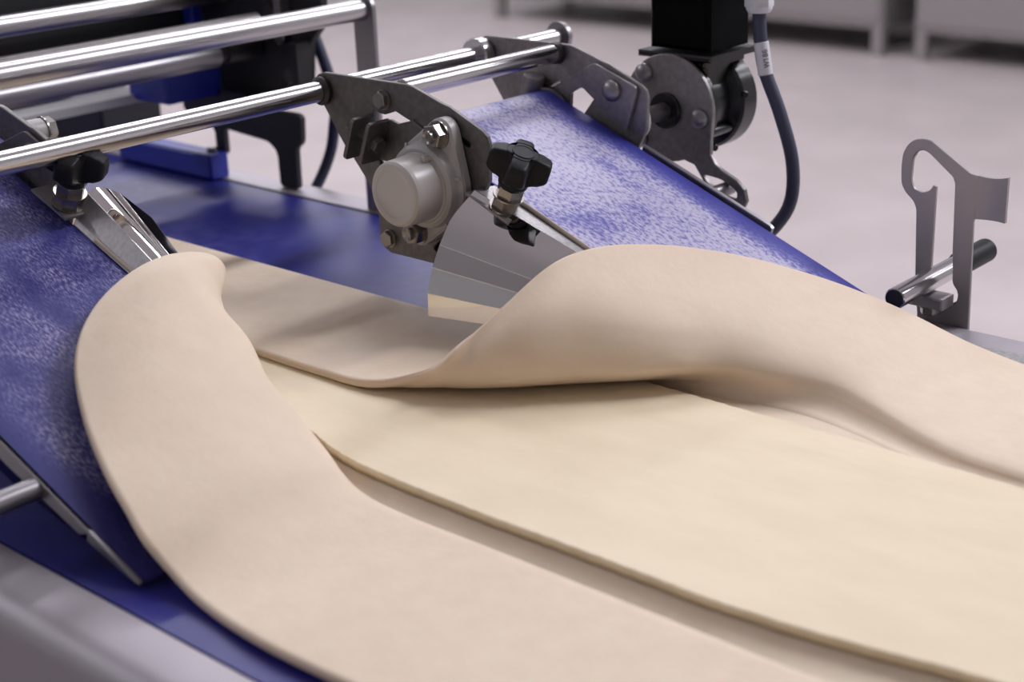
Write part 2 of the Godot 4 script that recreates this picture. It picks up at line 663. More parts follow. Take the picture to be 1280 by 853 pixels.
# stations: arrays of x, y, z triples from the fold line to the free edge, for the face that shows
func flap(st: Array, flip: bool, th: float, warts: Array) -> Geo:
	var across := []
	for s in st:
		var p := []
		for i in range(0, s.size(), 3):
			p.append(Vector3(s[i], s[i + 1], s[i + 2]))
		across.append(curve(p, 5))
	var w: int = across[0].size()
	var cols := []
	for i in w:
		var line := []
		for k in across.size():
			line.append(across[k][i])
		var c := Array(curve(line, 14))
		cols.append(c)
	var h: int = cols[0].size()
	var top := []
	for j in h:
		var row := []
		for i in w:
			row.append(cols[i][j])
		top.append(row)
	# normals
	var nor := []
	for j in h:
		var row := []
		for i in w:
			var a: Vector3 = top[j][mini(i + 1, w - 1)] - top[j][maxi(i - 1, 0)]
			var b: Vector3 = top[mini(j + 1, h - 1)][i] - top[maxi(j - 1, 0)][i]
			var n := a.cross(b).normalized()
			row.append(-n if flip else n)
		nor.append(row)
	for q in warts:
		for j in h:
			for i in w:
				var d2: float = top[j][i].distance_squared_to(q[0]) / (q[1] * q[1])
				if d2 < 9.0:
					top[j][i] += nor[j][i] * q[2] * exp(-d2)
	var loops := []
	for j in h:
		var loop := []
		for i in w:
			loop.append(top[j][i])
		var e: Vector3 = (top[j][w - 1] - top[j][w - 2]).normalized()
		var mid: Vector3 = top[j][w - 1] - nor[j][w - 1] * th * 0.5
		for k in range(1, 10):
			var an := PI * k / 10
			var g: float = 1.0 - 0.22 * exp(-pow((an - PI * 0.5) / 0.2, 2.0))
			loop.append(mid + nor[j][w - 1] * th * 0.5 * cos(an) + e * th * 0.55 * sin(an) * g)
		for i in range(w - 1, -1, -1):
			loop.append(top[j][i] - nor[j][i] * th)
		if flip:
			loop.reverse()
		loops.append(loop)
	var geo := Geo.new()
	geo.grid(loops, true)
	return geo

func flat_strip(line_a: Array, line_b: Array, y0: float, y1: float, r: float) -> Geo:
	# a sheet between two edge lines (x, z pairs, same count), rounded long edges
	var g := Geo.new()
	var loops := []
	for j in line_a.size():
		var a: Vector2 = line_a[j]
		var b: Vector2 = line_b[j]
		var lp := []
		lp.append(Vector3(a.x, y0, a.y))
		lp.append(Vector3(a.x, y1 - r, a.y))
		lp.append(Vector3(a.x, y1 - r * 0.3, lerpf(a.y, b.y, 0.002)))
		lp.append(Vector3(a.x, y1, a.y + signf(b.y - a.y) * r))
		for k in range(1, 12):
			lp.append(Vector3(lerpf(a.x, b.x, k / 12.0), y1, lerpf(a.y, b.y, k / 12.0)))
		lp.append(Vector3(b.x, y1, b.y - signf(b.y - a.y) * r))
		lp.append(Vector3(b.x, y1 - r * 0.3, lerpf(b.y, a.y, 0.002)))
		lp.append(Vector3(b.x, y1 - r, b.y))
		lp.append(Vector3(b.x, y0, b.y))
		lp.reverse()
		loops.append(lp)
	g.grid(loops, true)
	return g

func dough() -> void:
	var t := thing("dough_sheet", "wide pale dough sheet whose two side flaps rise and fold over the butter", "dough", Vector3(-0.7, 0.0005, ZC))
	# near edge line of the butter; the bottom layer's own edge slopes down just in front of it
	var edge := [Vector3(-1.7, 0, -0.616), Vector3(-1.1, 0, -0.616), Vector3(-0.82, 0, -0.615), Vector3(-0.751, 0, -0.611), Vector3(-0.7175, 0, -0.601), Vector3(-0.6925, 0, -0.5958), Vector3(-0.6715, 0, -0.5935), Vector3(-0.6337, 0, -0.592), Vector3(-0.57, 0, -0.591), Vector3(-0.50, 0, -0.592), Vector3(-0.45, 0, -0.592), Vector3(-0.40, 0, -0.5925), Vector3(-0.335, 0, -0.5993), Vector3(-0.272, 0, -0.6105), Vector3(-0.15, 0, -0.622), Vector3(0.45, 0, -0.626)]
	var line := curve(edge, 12)
	var loops := []
	for p in line:
		var far := lerpf(-0.834, -0.862, smoothstep(-0.66, -0.58, p.x))
		var foot: float = maxf(p.z + 0.0115, -0.572) if p.x > -0.69 else p.z + 0.0115
		var lp := [Vector3(p.x, 0.0006, foot), Vector3(p.x, 0.0014, maxf(p.z + 0.0100, foot - 0.010)), Vector3(p.x, 0.0044, p.z + 0.0058), Vector3(p.x, 0.0070, p.z + 0.0016), Vector3(p.x, 0.0078, p.z - 0.002)]
		for k in range(1, 10):
			lp.append(Vector3(p.x, lerpf(0.0078, 0.0060, k / 9.0), lerpf(p.z - 0.002, far + 0.001, k / 9.0)))
		lp.append(Vector3(p.x, 0.0045, far))
		lp.append(Vector3(p.x, 0.0006, far))
		lp.reverse()
		loops.append(lp)
	var bg := Geo.new()
	bg.grid(loops, true)
	obj("base_layer", bg, M.dough, t)
	var flatB := [0.007, -0.828, 0.0105, -0.826, 0.0138, -0.820, 0.0145, -0.80, 0.0145, -0.77, 0.0145, -0.735, 0.0145, -0.71, 0.0145, -0.69, 0.0145, -0.682]
	var R := []
	for x in [-1.7, -1.2, -0.95, -0.82]:
		var s := []
		for i in range(0, flatB.size(), 2):
			s.append_array([x, flatB[i], flatB[i + 1]])
		R.append(s)
	R.append([-0.765, 0.007, -0.828, -0.765, 0.0105, -0.826, -0.765, 0.0138, -0.82, -0.765, 0.0145, -0.80, -0.765, 0.0145, -0.77, -0.765, 0.0145, -0.735, -0.765, 0.0145, -0.71, -0.765, 0.0150, -0.696, -0.765, 0.0165, -0.684])
	R.append([-0.735, 0.007, -0.828, -0.735, 0.0105, -0.826, -0.735, 0.0138, -0.82, -0.735, 0.0145, -0.79, -0.735, 0.0145, -0.755, -0.735, 0.0148, -0.725, -0.733, 0.0168, -0.708, -0.731, 0.0205, -0.699, -0.730, 0.0265, -0.6945])
	R.append([-0.715, 0.007, -0.828, -0.715, 0.0105, -0.826, -0.715, 0.0138, -0.82, -0.715, 0.0145, -0.785, -0.715, 0.0145, -0.742, -0.714, 0.0165, -0.722, -0.710, 0.023, -0.709, -0.706, 0.032, -0.7025, -0.703, 0.045, -0.701])
	R.append([-0.70, 0.007, -0.828, -0.70, 0.0105, -0.826, -0.70, 0.0138, -0.82, -0.70, 0.0145, -0.785, -0.70, 0.0145, -0.75, -0.698, 0.0165, -0.735, -0.692, 0.026, -0.716, -0.691, 0.042, -0.711, -0.695, 0.060, -0.719])
	R.append([-0.686, 0.007, -0.828, -0.686, 0.0105, -0.826, -0.686, 0.0138, -0.82, -0.686, 0.0145, -0.79, -0.686, 0.0145, -0.762, -0.684, 0.0165, -0.7464, -0.677, 0.030, -0.723, -0.679, 0.055, -0.721, -0.688, 0.076, -0.742])
	R.append([-0.666, 0.007, -0.828, -0.666, 0.0105, -0.826, -0.666, 0.0138, -0.82, -0.666, 0.0145, -0.80, -0.666, 0.0145, -0.782, -0.664, 0.0165, -0.767, -0.655, 0.034, -0.738, -0.660, 0.068, -0.742, -0.679, 0.098, -0.787])
	R.append([-0.646, 0.007, -0.828, -0.646, 0.0105, -0.826, -0.646, 0.0138, -0.823, -0.646, 0.0145, -0.812, -0.646, 0.0145, -0.80, -0.643, 0.0165, -0.7875, -0.634, 0.035, -0.760, -0.642, 0.073, -0.770, -0.671, 0.1005, -0.832])
	R.append([-0.625, 0.007, -0.829, -0.625, 0.0095, -0.828, -0.625, 0.0125, -0.826, -0.624, 0.0145, -0.822, -0.623, 0.0150, -0.814, -0.621, 0.0175, -0.8055, -0.612, 0.034, -0.781, -0.619, 0.068, -0.795, -0.652, 0.093, -0.881])
	R.append([-0.602, 0.0025, -0.832, -0.602, 0.0085, -0.832, -0.602, 0.0115, -0.831, -0.602, 0.0145, -0.829, -0.600, 0.0165, -0.826, -0.598, 0.0205, -0.8205, -0.592, 0.035, -0.802, -0.599, 0.061, -0.820, -0.634, 0.086, -0.908])
	R.append([-0.572, 0.0025, -0.838, -0.572, 0.008, -0.839, -0.572, 0.0105, -0.840, -0.572, 0.0135, -0.841, -0.571, 0.017, -0.8405, -0.570, 0.0215, -0.839, -0.568, 0.033, -0.833, -0.577, 0.055, -0.853, -0.610, 0.0765, -0.9355])
	R.append([-0.538, 0.0025, -0.843, -0.538, 0.0075, -0.846, -0.538, 0.0098, -0.849, -0.537, 0.0125, -0.851, -0.536, 0.016, -0.852, -0.536, 0.0205, -0.8525, -0.536, 0.030, -0.854, -0.541, 0.043, -0.875, -0.5625, 0.058, -0.971])
	R.append([-0.503, 0.0025, -0.841, -0.503, 0.007, -0.848, -0.503, 0.0085, -0.855, -0.502, 0.0105, -0.860, -0.501, 0.0135, -0.8635, -0.501, 0.0175, -0.866, -0.501, 0.0245, -0.871, -0.503, 0.0325, -0.893, -0.5184, 0.0405, -0.992])
	R.append([-0.462, 0.0025, -0.833, -0.462, 0.0066, -0.840, -0.462, 0.0073, -0.847, -0.462, 0.0088, -0.852, -0.462, 0.0112, -0.8555, -0.462, 0.0145, -0.858, -0.462, 0.0195, -0.863, -0.462, 0.0225, -0.885, -0.467, 0.0215, -1.003])
	R.append([-0.425, 0.0025, -0.822, -0.425, 0.0065, -0.829, -0.425, 0.007, -0.836, -0.425, 0.0082, -0.840, -0.425, 0.0102, -0.843, -0.425, 0.013, -0.845, -0.425, 0.0165, -0.850, -0.425, 0.0178, -0.873, -0.427, 0.014, -1.004])
	R.append([-0.385, 0.0025, -0.812, -0.385, 0.0065, -0.819, -0.385, 0.0068, -0.826, -0.385, 0.0078, -0.830, -0.385, 0.0096, -0.833, -0.385, 0.012, -0.835, -0.385, 0.0148, -0.840, -0.385, 0.0160, -0.863, -0.385, 0.0125, -0.998])
	for x in [-0.25, 0.1, 0.45]:
		R.append([x, 0.0025, -0.808, x, 0.0065, -0.815, x, 0.0068, -0.822, x, 0.0076, -0.827, x, 0.009, -0.830, x, 0.0112, -0.832, x, 0.0135, -0.837, x, 0.0148, -0.86, x, 0.0115, -0.992])
	obj("side_flap", flap(R, true, 0.0068, [[Vector3(-0.56, 0.055, -0.87), 0.003, 0.0009], [Vector3(-0.46, 0.022, -0.9), 0.0025, 0.0008], [Vector3(-0.643, 0.05, -0.762), 0.004, 0.0007], [Vector3(-0.608, 0.036, -0.789), 0.0028, -0.0007], [Vector3(-0.610, 0.042, -0.792), 0.0028, -0.0009], [Vector3(-0.612, 0.048, -0.795), 0.0028, -0.0006], [Vector3(-0.590, 0.036, -0.808), 0.0026, -0.0007], [Vector3(-0.592, 0.041, -0.810), 0.0026, -0.0007], [Vector3(-0.594, 0.047, -0.813), 0.0026, -0.0006]]), M.dough, t, "far side flap arching up and curling over onto the butter")
	var Lf := []
	for q in [[0.45, 0.45, -0.430], [0.1, 0.1, -0.430], [-0.3, -0.3, -0.430], [-0.45, -0.46, -0.4295], [-0.55, -0.570, -0.4258], [-0.625, -0.632, -0.4320]]:
		var x: float = q[0]
		Lf.append([x, 0.0012, -0.5735, x, 0.0030, -0.5738, x, 0.0055, -0.5730, x, 0.0075, -0.5715, x, 0.0088, -0.568, x, 0.0092, -0.556, x, 0.0092, -0.51, lerpf(x, q[1], 0.4), 0.009, -0.47, q[1], 0.0085, q[2]])
	Lf.append([-0.661, 0.0012, -0.577, -0.661, 0.003, -0.5775, -0.661, 0.006, -0.5768, -0.661, 0.009, -0.575, -0.661, 0.0125, -0.571, -0.661, 0.016, -0.558, -0.661, 0.0185, -0.515, -0.662, 0.0190, -0.475, -0.663, 0.0150, -0.4358])
	Lf.append([-0.683, 0.0015, -0.584, -0.683, 0.0045, -0.5845, -0.683, 0.009, -0.583, -0.683, 0.0145, -0.580, -0.683, 0.0215, -0.574, -0.683, 0.0265, -0.559, -0.683, 0.031, -0.52, -0.682, 0.0295, -0.475, -0.683, 0.0275, -0.4352])
	Lf.append([-0.706, 0.002, -0.594, -0.706, 0.006, -0.594, -0.706, 0.0125, -0.592, -0.706, 0.0205, -0.588, -0.706, 0.029, -0.580, -0.706, 0.0345, -0.563, -0.706, 0.040, -0.522, -0.705, 0.0395, -0.478, -0.706, 0.0385, -0.4405])
	Lf.append([-0.735, 0.0030, -0.592, -0.735, 0.0085, -0.590, -0.735, 0.0165, -0.597, -0.734, 0.026, -0.5965, -0.734, 0.0365, -0.590, -0.734, 0.0445, -0.567, -0.733, 0.0505, -0.525, -0.731, 0.050, -0.482, -0.7314, 0.0496, -0.4469])
	Lf.append([-0.780, 0.0030, -0.595, -0.780, 0.0095, -0.596, -0.779, 0.022, -0.603, -0.778, 0.036, -0.606, -0.778, 0.051, -0.601, -0.778, 0.064, -0.580, -0.777, 0.072, -0.54, -0.776, 0.0715, -0.497, -0.7773, 0.0675, -0.4639])
	Lf.append([-0.820, 0.0030, -0.598, -0.820, 0.0115, -0.604, -0.818, 0.030, -0.617, -0.816, 0.047, -0.623, -0.817, 0.067, -0.617, -0.819, 0.083, -0.594, -0.820, 0.091, -0.555, -0.821, 0.090, -0.522, -0.823, 0.0853, -0.490])
	Lf.append([-0.848, 0.0030, -0.601, -0.848, 0.0135, -0.609, -0.845, 0.037, -0.620, -0.842, 0.057, -0.6255, -0.844, 0.078, -0.622, -0.848, 0.095, -0.608, -0.850, 0.102, -0.575, -0.852, 0.101, -0.547, -0.8536, 0.097, -0.5194])
	Lf.append([-0.870, 0.0075, -0.604, -0.870, 0.0165, -0.615, -0.866, 0.045, -0.626, -0.862, 0.066, -0.633, -0.865, 0.086, -0.6345, -0.870, 0.103, -0.623, -0.872, 0.110, -0.598, -0.874, 0.109, -0.576, -0.8752, 0.1057, -0.554])
	Lf.append([-0.888, 0.0085, -0.607, -0.888, 0.0195, -0.621, -0.884, 0.050, -0.630, -0.879, 0.068, -0.640, -0.880, 0.084, -0.652, -0.886, 0.099, -0.649, -0.888, 0.107, -0.632, -0.889, 0.1105, -0.615, -0.8895, 0.111, -0.596])
	Lf.append([-0.905, 0.0095, -0.610, -0.905, 0.0205, -0.626, -0.900, 0.050, -0.636, -0.894, 0.064, -0.648, -0.892, 0.077, -0.660, -0.894, 0.088, -0.664, -0.897, 0.096, -0.660, -0.898, 0.102, -0.649, -0.899, 0.106, -0.633])
	Lf.append([-0.925, 0.0095, -0.612, -0.925, 0.0175, -0.625, -0.922, 0.036, -0.644, -0.917, 0.046, -0.655, -0.915, 0.054, -0.664, -0.914, 0.062, -0.671, -0.914, 0.069, -0.677, -0.914, 0.075, -0.673, -0.914, 0.080, -0.667])
	Lf.append([-0.955, 0.0095, -0.612, -0.955, 0.0140, -0.622, -0.955, 0.0165, -0.640, -0.953, 0.018, -0.654, -0.952, 0.020, -0.663, -0.950, 0.0225, -0.669, -0.948, 0.026, -0.673, -0.946, 0.030, -0.675, -0.944, 0.035, -0.675])
	for x in [-1.0, -1.3, -1.7]:
		Lf.append([x, 0.0080, -0.605, x, 0.0120, -0.608, x, 0.0145, -0.616, x, 0.0145, -0.63, x, 0.0145, -0.64, x, 0.0145, -0.65, x, 0.0145, -0.66, x, 0.0145, -0.667, x, 0.0145, -0.672])
	Lf.reverse()
	obj("side_flap", flap(Lf, false, 0.0068, [[Vector3(-0.795, 0.079, -0.555), 0.004, 0.0011], [Vector3(-0.755, 0.058, -0.535), 0.003, 0.0008], [Vector3(-0.76, 0.06, -0.575), 0.003, 0.0009], [Vector3(-0.72, 0.044, -0.50), 0.0025, 0.0007], [Vector3(-0.83, 0.094, -0.55), 0.003, 0.0007]]), M.dough, t, "near side flap climbing the left guide conveyor")
	# butter
	var a := []
	var b := []
	var rng := RandomNumberGenerator.new()
	rng.seed = 4
	for p in line:
		a.append(Vector2(p.x, p.z + rng.randf_range(-0.0004, 0.0004)))
		b.append(Vector2(p.x, -0.8155 + rng.randf_range(-0.0007, 0.0007)))
	var bt := obj("butter_sheet", flat_strip(a, b, 0.0080, 0.0144, 0.0012), M.butter)
	tag(bt, "smooth pale yellow butter sheet lying on the dough between its flaps", "butter")

# ------------------------------------------------------------------ slanted guide conveyors
func guide_conveyor(near: bool) -> void:
	var xt := -0.677 if near else -0.488
	var s := 1.0 if near else -1.0            # outward side along z
	var len := 0.62 if near else 0.415
	var words := "slanted blue guide conveyor lying under the near dough flap at left" if near else "slanted floury blue guide conveyor beside the motor under the far dough flap"
	var t := thing("guide_conveyor", words, "conveyor", Vector3(xt, 0.0045 if near else 0.008, ZC))
	t.rotation.z = -TH
	var zi := 0.127 * s
	var zo := 0.297 * s
	# belt loop: top run, head roller, return run, nose
	var loop := PackedVector2Array()
	loop.append_array(PackedVector2Array([Vector2(-0.004, 0.0)]))
	for k in 9:
		loop.append(Vector2(lerpf(-0.02, -len, k / 8.0), 0.0))
	var rr := 0.024
	for k in range(1, 11):
		var a := PI / 2 + PI * k / 10 * 0.94
		loop.append(Vector2(-len + rr * cos(a), -rr + rr * sin(a)))
	loop.append(Vector2(-0.13, -0.026))
	loop.append(Vector2(-0.06, -0.014))
	loop.append(Vector2(-0.006, -0.0036))
	for k in 5:
		var a := -PI / 2 + PI * k / 4
		loop.append(Vector2(-0.0022 + 0.0018 * cos(a), -0.0018 + 0.0018 * sin(a)))
	var rows := []
	var uvs := []
	var run := 0.0
	for k in loop.size() + 1:
		var p := loop[k % loop.size()]
		if k > 0:
			run += p.distance_to(loop[k - 1])
		var zt := zi + 0.019 * s * smoothstep(-0.075, -0.045, p.x)      # the nose is narrower than the run
		var row := [Vector3(p.x, p.y, zt), Vector3(p.x, p.y, zo)]
		var uv := [Vector2(0, run / 0.40), Vector2(1, run / 0.40)]
		if not near:
			row.reverse()
			uv.reverse()
		rows.append(row)
		uvs.append(uv)
	for r in rows:
		r.reverse()
	for u in uvs:
		u.reverse()
	var g := Geo.new()
	g.grid(rows, false, false, uvs)
	local("belt", g, M.belt_clean if near else M.belt_floury, t)
	# side frames, the outer one just proud of the belt
	for q in [[zo, zo + 0.0022 * s], [zi - 0.0022 * s, zi]]:
		var z0 := minf(q[0], q[1])
		var z1 := maxf(q[0], q[1])
		g = Geo.new()
		var inner := absf(q[1]) < 0.2
		g.prism(poly([-len + 0.01, -0.0145, -0.135, -0.0145, -0.075 if inner else -0.06, -0.0105, -0.075 if inner else -0.05, -0.0018, -len + 0.01, -0.0018]), z0, z1, 0.0004)
		local("side_frame", g, M.satin_steel, t)
		if inner:
			continue
		g = Geo.new()
		g.prism(poly([-0.052, -0.0085, -0.005, -0.0036, -0.002, -0.002, -0.004, -0.0006, -0.052, -0.0008]), z0 - 0.0008, z1 + 0.0008, 0.0006)
		local("nose_block", g, M.satin_steel, t)
	if not near:
		g = Geo.new()
		g.prism(poly([-0.312, -0.012, -0.176, -0.012, -0.173, -0.009, -0.173, 0.0015, -0.176, 0.003, -0.312, 0.003]), zo - 0.0075, zo - 0.0025, 0.0006)
		local("edge_rail", g, M.satin_steel, t)
	# bed between the runs
	g = Geo.new()
	g.prism(poly([-len + 0.03, -0.012, -0.10, -0.012, -0.05, -0.008, -0.02, -0.003, -len + 0.03, -0.003]), minf(zi + 0.020 * s, zo) + 0.003, maxf(zi + 0.020 * s, zo) - 0.003)
	local("bed", g, M.dark_steel, t)
	# head roller with its end rings
	g = Geo.new()
	g.rod(Vector3(-len, -rr, minf(zi, zo) + 0.001), Vector3(-len, -rr, maxf(zi, zo) - 0.001), rr - 0.002)
	local("head_roller", g, M.satin_steel, t)
	for z in [zo, zi]:
		g = Geo.new()
		var w: float = 0.004 * s * (1.0 if z == zo else -1.0)
		g.lathe(Vector3(-len, -rr, z), Vector3(0, 0, w), PackedVector2Array([Vector2(0.012, 0), Vector2(rr + 0.002, 0), Vector2(rr + 0.002, 0.003), Vector2(rr - 0.002, 0.004), Vector2(rr - 0.003, 0.0015), Vector2(0.012, 0.0015)]), 36)
		local("roller_ring", g, M.satin_steel, t)
	# cream edge seal on the inner side, along the folding plate
	g = Geo.new()
	g.box(Vector3(-0.30, 0.0, minf(zi, zi - 0.003 * s)), Vector3(-0.16, 0.0035, maxf(zi, zi - 0.003 * s)), 0.001)
	local("edge_seal", g, M.seal, t, "cream coloured edge strip")
	# cross bar under the belt that carries it
	if near:
		g = Geo.new()
		g.rod(Vector3(-0.105, -0.0095, 0.13), Vector3(-0.105, -0.0095, 0.36), 0.0072)
		local("carrier_bar", g, M.satin_steel, t)

# ------------------------------------------------------------------ bracket plates with bearings
func plate_shape() -> PackedVector2Array:
	return poly([-0.9749, 0.1925, -0.9711, 0.1960, -0.9645, 0.1980, -0.9589, 0.1982, -0.8669, 0.1981, -0.8607, 0.1969, -0.8285, 0.1868, -0.8225, 0.1857, -0.7881, 0.1707, -0.7832, 0.1670, -0.7812, 0.1612, -0.7827, 0.1330, -0.800, 0.1000, -0.8490, 0.0549, -0.8968, 0.0550, -0.9044, 0.0577, -0.9091, 0.0682, -0.9092, 0.0907, -0.9104, 0.1017, -0.9387, 0.1341, -0.9430, 0.1367, -0.9775, 0.1850])

func moved(p: PackedVector2Array, d: Vector2) -> PackedVector2Array:
	var r := PackedVector2Array()
	for q in p:
		r.append(q + d)
	return r

func brackets() -> void:
	var hole := poly([-0.9067, 0.1741, -0.9010, 0.1717, -0.8939, 0.1712, -0.8818, 0.1752, -0.8653, 0.1693, -0.8503, 0.1613, -0.8534, 0.1486, -0.8629, 0.1450, -0.8857, 0.1304, -0.9018, 0.1216, -0.9036, 0.1310, -0.9127, 0.1469])
	var slot := rounded(poly([-0.8410, 0.1700, -0.8370, 0.1750, -0.8000, 0.1600, -0.8020, 0.1550]), 0.004)
	var slot2 := rounded(poly([-0.848, 0.068, -0.842, 0.064, -0.822, 0.082, -0.828, 0.086]), 0.004)
	# the plate between the belt and the far guide conveyor, with its bearing
	var z := -0.835
	var t := thing("bearing_bracket", "grey steel bracket plate with clamp tabs and plastic bearing in front of floury belt", "bracket", Vector3(-0.87, 0.055, z))
	var g := Geo.new()
	g.prism(plate_shape(), z - 0.0042, z, 0.0006, [hole, slot, slot2])
	obj("plate", g, M.plate_steel, t)
	g = Geo.new()
	g.prism(poly([-0.850, 0.176, -0.795, 0.162, -0.795, 0.130, -0.820, 0.085, -0.845, 0.060, -0.862, 0.062, -0.868, 0.090]), z - 0.0085, z - 0.0048, 0.0005)
	obj("slider_plate", g, M.dark_steel, t)
	tension_clamp(t, z)
	for b in [[Vector3(-0.8935, 0.1835, z), 0.0072, 0.0055], [Vector3(-0.8965, 0.0680, z), 0.0068, 0.005]]:
		g = Geo.new()
		g.bolt(b[0], Vector3(0, 0, 1), b[1], b[2], 0.0, 0.6)
		obj("bolt", g, M.bolt_steel, t)
	bearing(t, z)
	# the far plate on the motor side, with an overlay sheet
	z = -1.03
	t = thing("bearing_bracket", "grey steel bracket plate joined by two rods and standing beside the black motor", "bracket", Vector3(-0.87, 0.055, z))
	g = Geo.new()
	g.prism(moved(plate_shape(), Vector2(0.002, 0.002)), z - 0.0042, z, 0.0006, [poly([-0.9150, 0.1480, -0.9000, 0.1460, -0.8870, 0.1480, -0.8780, 0.1500, -0.8640, 0.1580, -0.8580, 0.1620, -0.8460, 0.1660, -0.8340, 0.1600, -0.8540, 0.1350, -0.8900, 0.1230, -0.9050, 0.1290, -0.9030, 0.1370])])
	obj("plate", g, M.plate_light, t)
	g = Geo.new()
	g.prism(rounded(poly([-0.8820, 0.1640, -0.8330, 0.1880, -0.7890, 0.1720, -0.7880, 0.1660, -0.7990, 0.1320, -0.8360, 0.1580, -0.8470, 0.1660, -0.8600, 0.1590, -0.8600, 0.1440, -0.8860, 0.1200, -0.8990, 0.1350]), 0.003), z + 0.0006, z + 0.0046, 0.0005)
	obj("overlay_plate", g, M.plate_light, t)
	g = Geo.new()
	g.prism(rounded(poly([-0.8885, 0.1600, -0.8700, 0.1688, -0.8690, 0.1672, -0.8860, 0.1588, -0.8845, 0.1565, -0.8860, 0.1555]), 0.0006), z + 0.0002, z + 0.006, 0.0003)
	obj("folded_lip", g, M.rod_steel, t)
	g = Geo.new()
	g.dome(Vector3(-0.8130, 0.1665, z + 0.0046), Vector3(0, 0, 1), 0.0095, 0.0075)
	obj("dome_bolt", g, M.satin_steel, t)
	g = Geo.new()
	g.rod(Vector3(-0.8960, 0.1720, z + 0.010), Vector3(-0.9040, 0.1440, z + 0.010), 0.0095)
	obj("clamp_barrel", g, M.plate_light, t)
	g = Geo.new()
	g.lathe(Vector3(-0.800, 0.140, z - 0.0042), Vector3(0, 0, -1), PackedVector2Array([Vector2(0, 0), Vector2(0.017, 0), Vector2(0.017, 0.006), Vector2(0.012, 0.011), Vector2(0, 0.011)]), 28)
	obj("bushing", g, M.white_plastic, t)
	# the plate of the near guide conveyor
	z = -0.609
	var d := Vector2(-0.211, 0.001)
	t = thing("bearing_bracket", "grey steel bracket plate with a dome bolt cut off by the left picture edge", "bracket", Vector3(-1.07, 0.055, z))
	g = Geo.new()
	g.prism(moved(plate_shape(), d), z, z + 0.0042, 0.0006, [moved(hole, d)])
	obj("plate", g, M.plate_steel, t)
	g = Geo.new()
	g.prism(rounded(poly([-1.0920, 0.1650, -1.0400, 0.1850, -1.0010, 0.1690, -1.0000, 0.1630, -1.0110, 0.1300, -1.0600, 0.1560, -1.0700, 0.1560, -1.0900, 0.1300]), 0.004), z + 0.0046, z + 0.0078, 0.0005)
	obj("overlay_plate", g, M.plate_steel, t)
	g = Geo.new()
	g.dome(Vector3(-1.0330, 0.1665, z + 0.0078), Vector3(0, 0, 1), 0.0098, 0.0075)
	obj("dome_bolt", g, M.satin_steel, t)
	g = Geo.new()
	g.lathe(Vector3(-1.0680, 0.1755, z), Vector3(0, 0, -1), PackedVector2Array([Vector2(0, 0), Vector2(0.010, 0), Vector2(0.010, 0.024), Vector2(0, 0.024)]), 28)
	obj("spacer", g, M.grey_plastic, t)
	g = Geo.new()
	g.bolt(Vector3(-1.0680, 0.1755, z - 0.024), Vector3(0, 0, -1), 0.0098, 0.008)
	obj("bolt", g, M.bolt_steel, t)

func tension_clamp(t: Node3D, z: float) -> void:
	# two bent tabs standing off the plate with a screw through both
	var g := Geo.new()
	var tilt := Basis(Vector3(0, 0, 1), -TH)
	for k in 2:
		var c := Vector3(-0.9140, 0.1530, z) if k == 0 else Vector3(-0.8960, 0.1510, z)
		var gl := Geo.new()
		gl.prism(rounded(poly([0.0, -0.0185, 0.0235, -0.0185, 0.0235, 0.0185, 0.0, 0.0185]), 0.004, [0, 3]), -0.0018, 0.0018, 0.0005)
		g = Geo.new()
		for i in gl.v.size():
			var p := gl.v[i]
			var n := gl.n[i]
			g.v.append(c + tilt * Vector3(p.z, p.y, p.x))
			g.n.append(tilt * Vector3(n.z, n.y, n.x))
			g.t.append(gl.t[i])
		for i in range(0, gl.x.size(), 3):
			g.x.append_array(PackedInt32Array([gl.x[i], gl.x[i + 2], gl.x[i + 1]]))
		obj("clamp_tab", g, M.plate_steel, t)
	g = Geo.new()
	g.prism(poly([-0.8920, 0.1670, -0.8860, 0.1685, -0.8774, 0.1661, -0.8602, 0.1709, -0.8452, 0.1633, -0.8573, 0.1551, -0.8781, 0.1330, -0.9020, 0.1340]), z - 0.0015, z + 0.0022, 0.0005)
	obj("clamp_web", g, M.plate_steel, t)
	var ax := tilt * Vector3(1, 0, 0)
	g = Geo.new()
	var s := Vector3(-0.8960, 0.1510, z + 0.012)
	g.rod(s - ax * 0.031, s, 0.0034)
	g.bolt(s + ax * 0.0018, ax, 0.0068, 0.005)
	g.hexagon(s - ax * 0.0255, ax, 0.006, 0.005)
	obj("tension_screw", g, M.plate_steel, t)

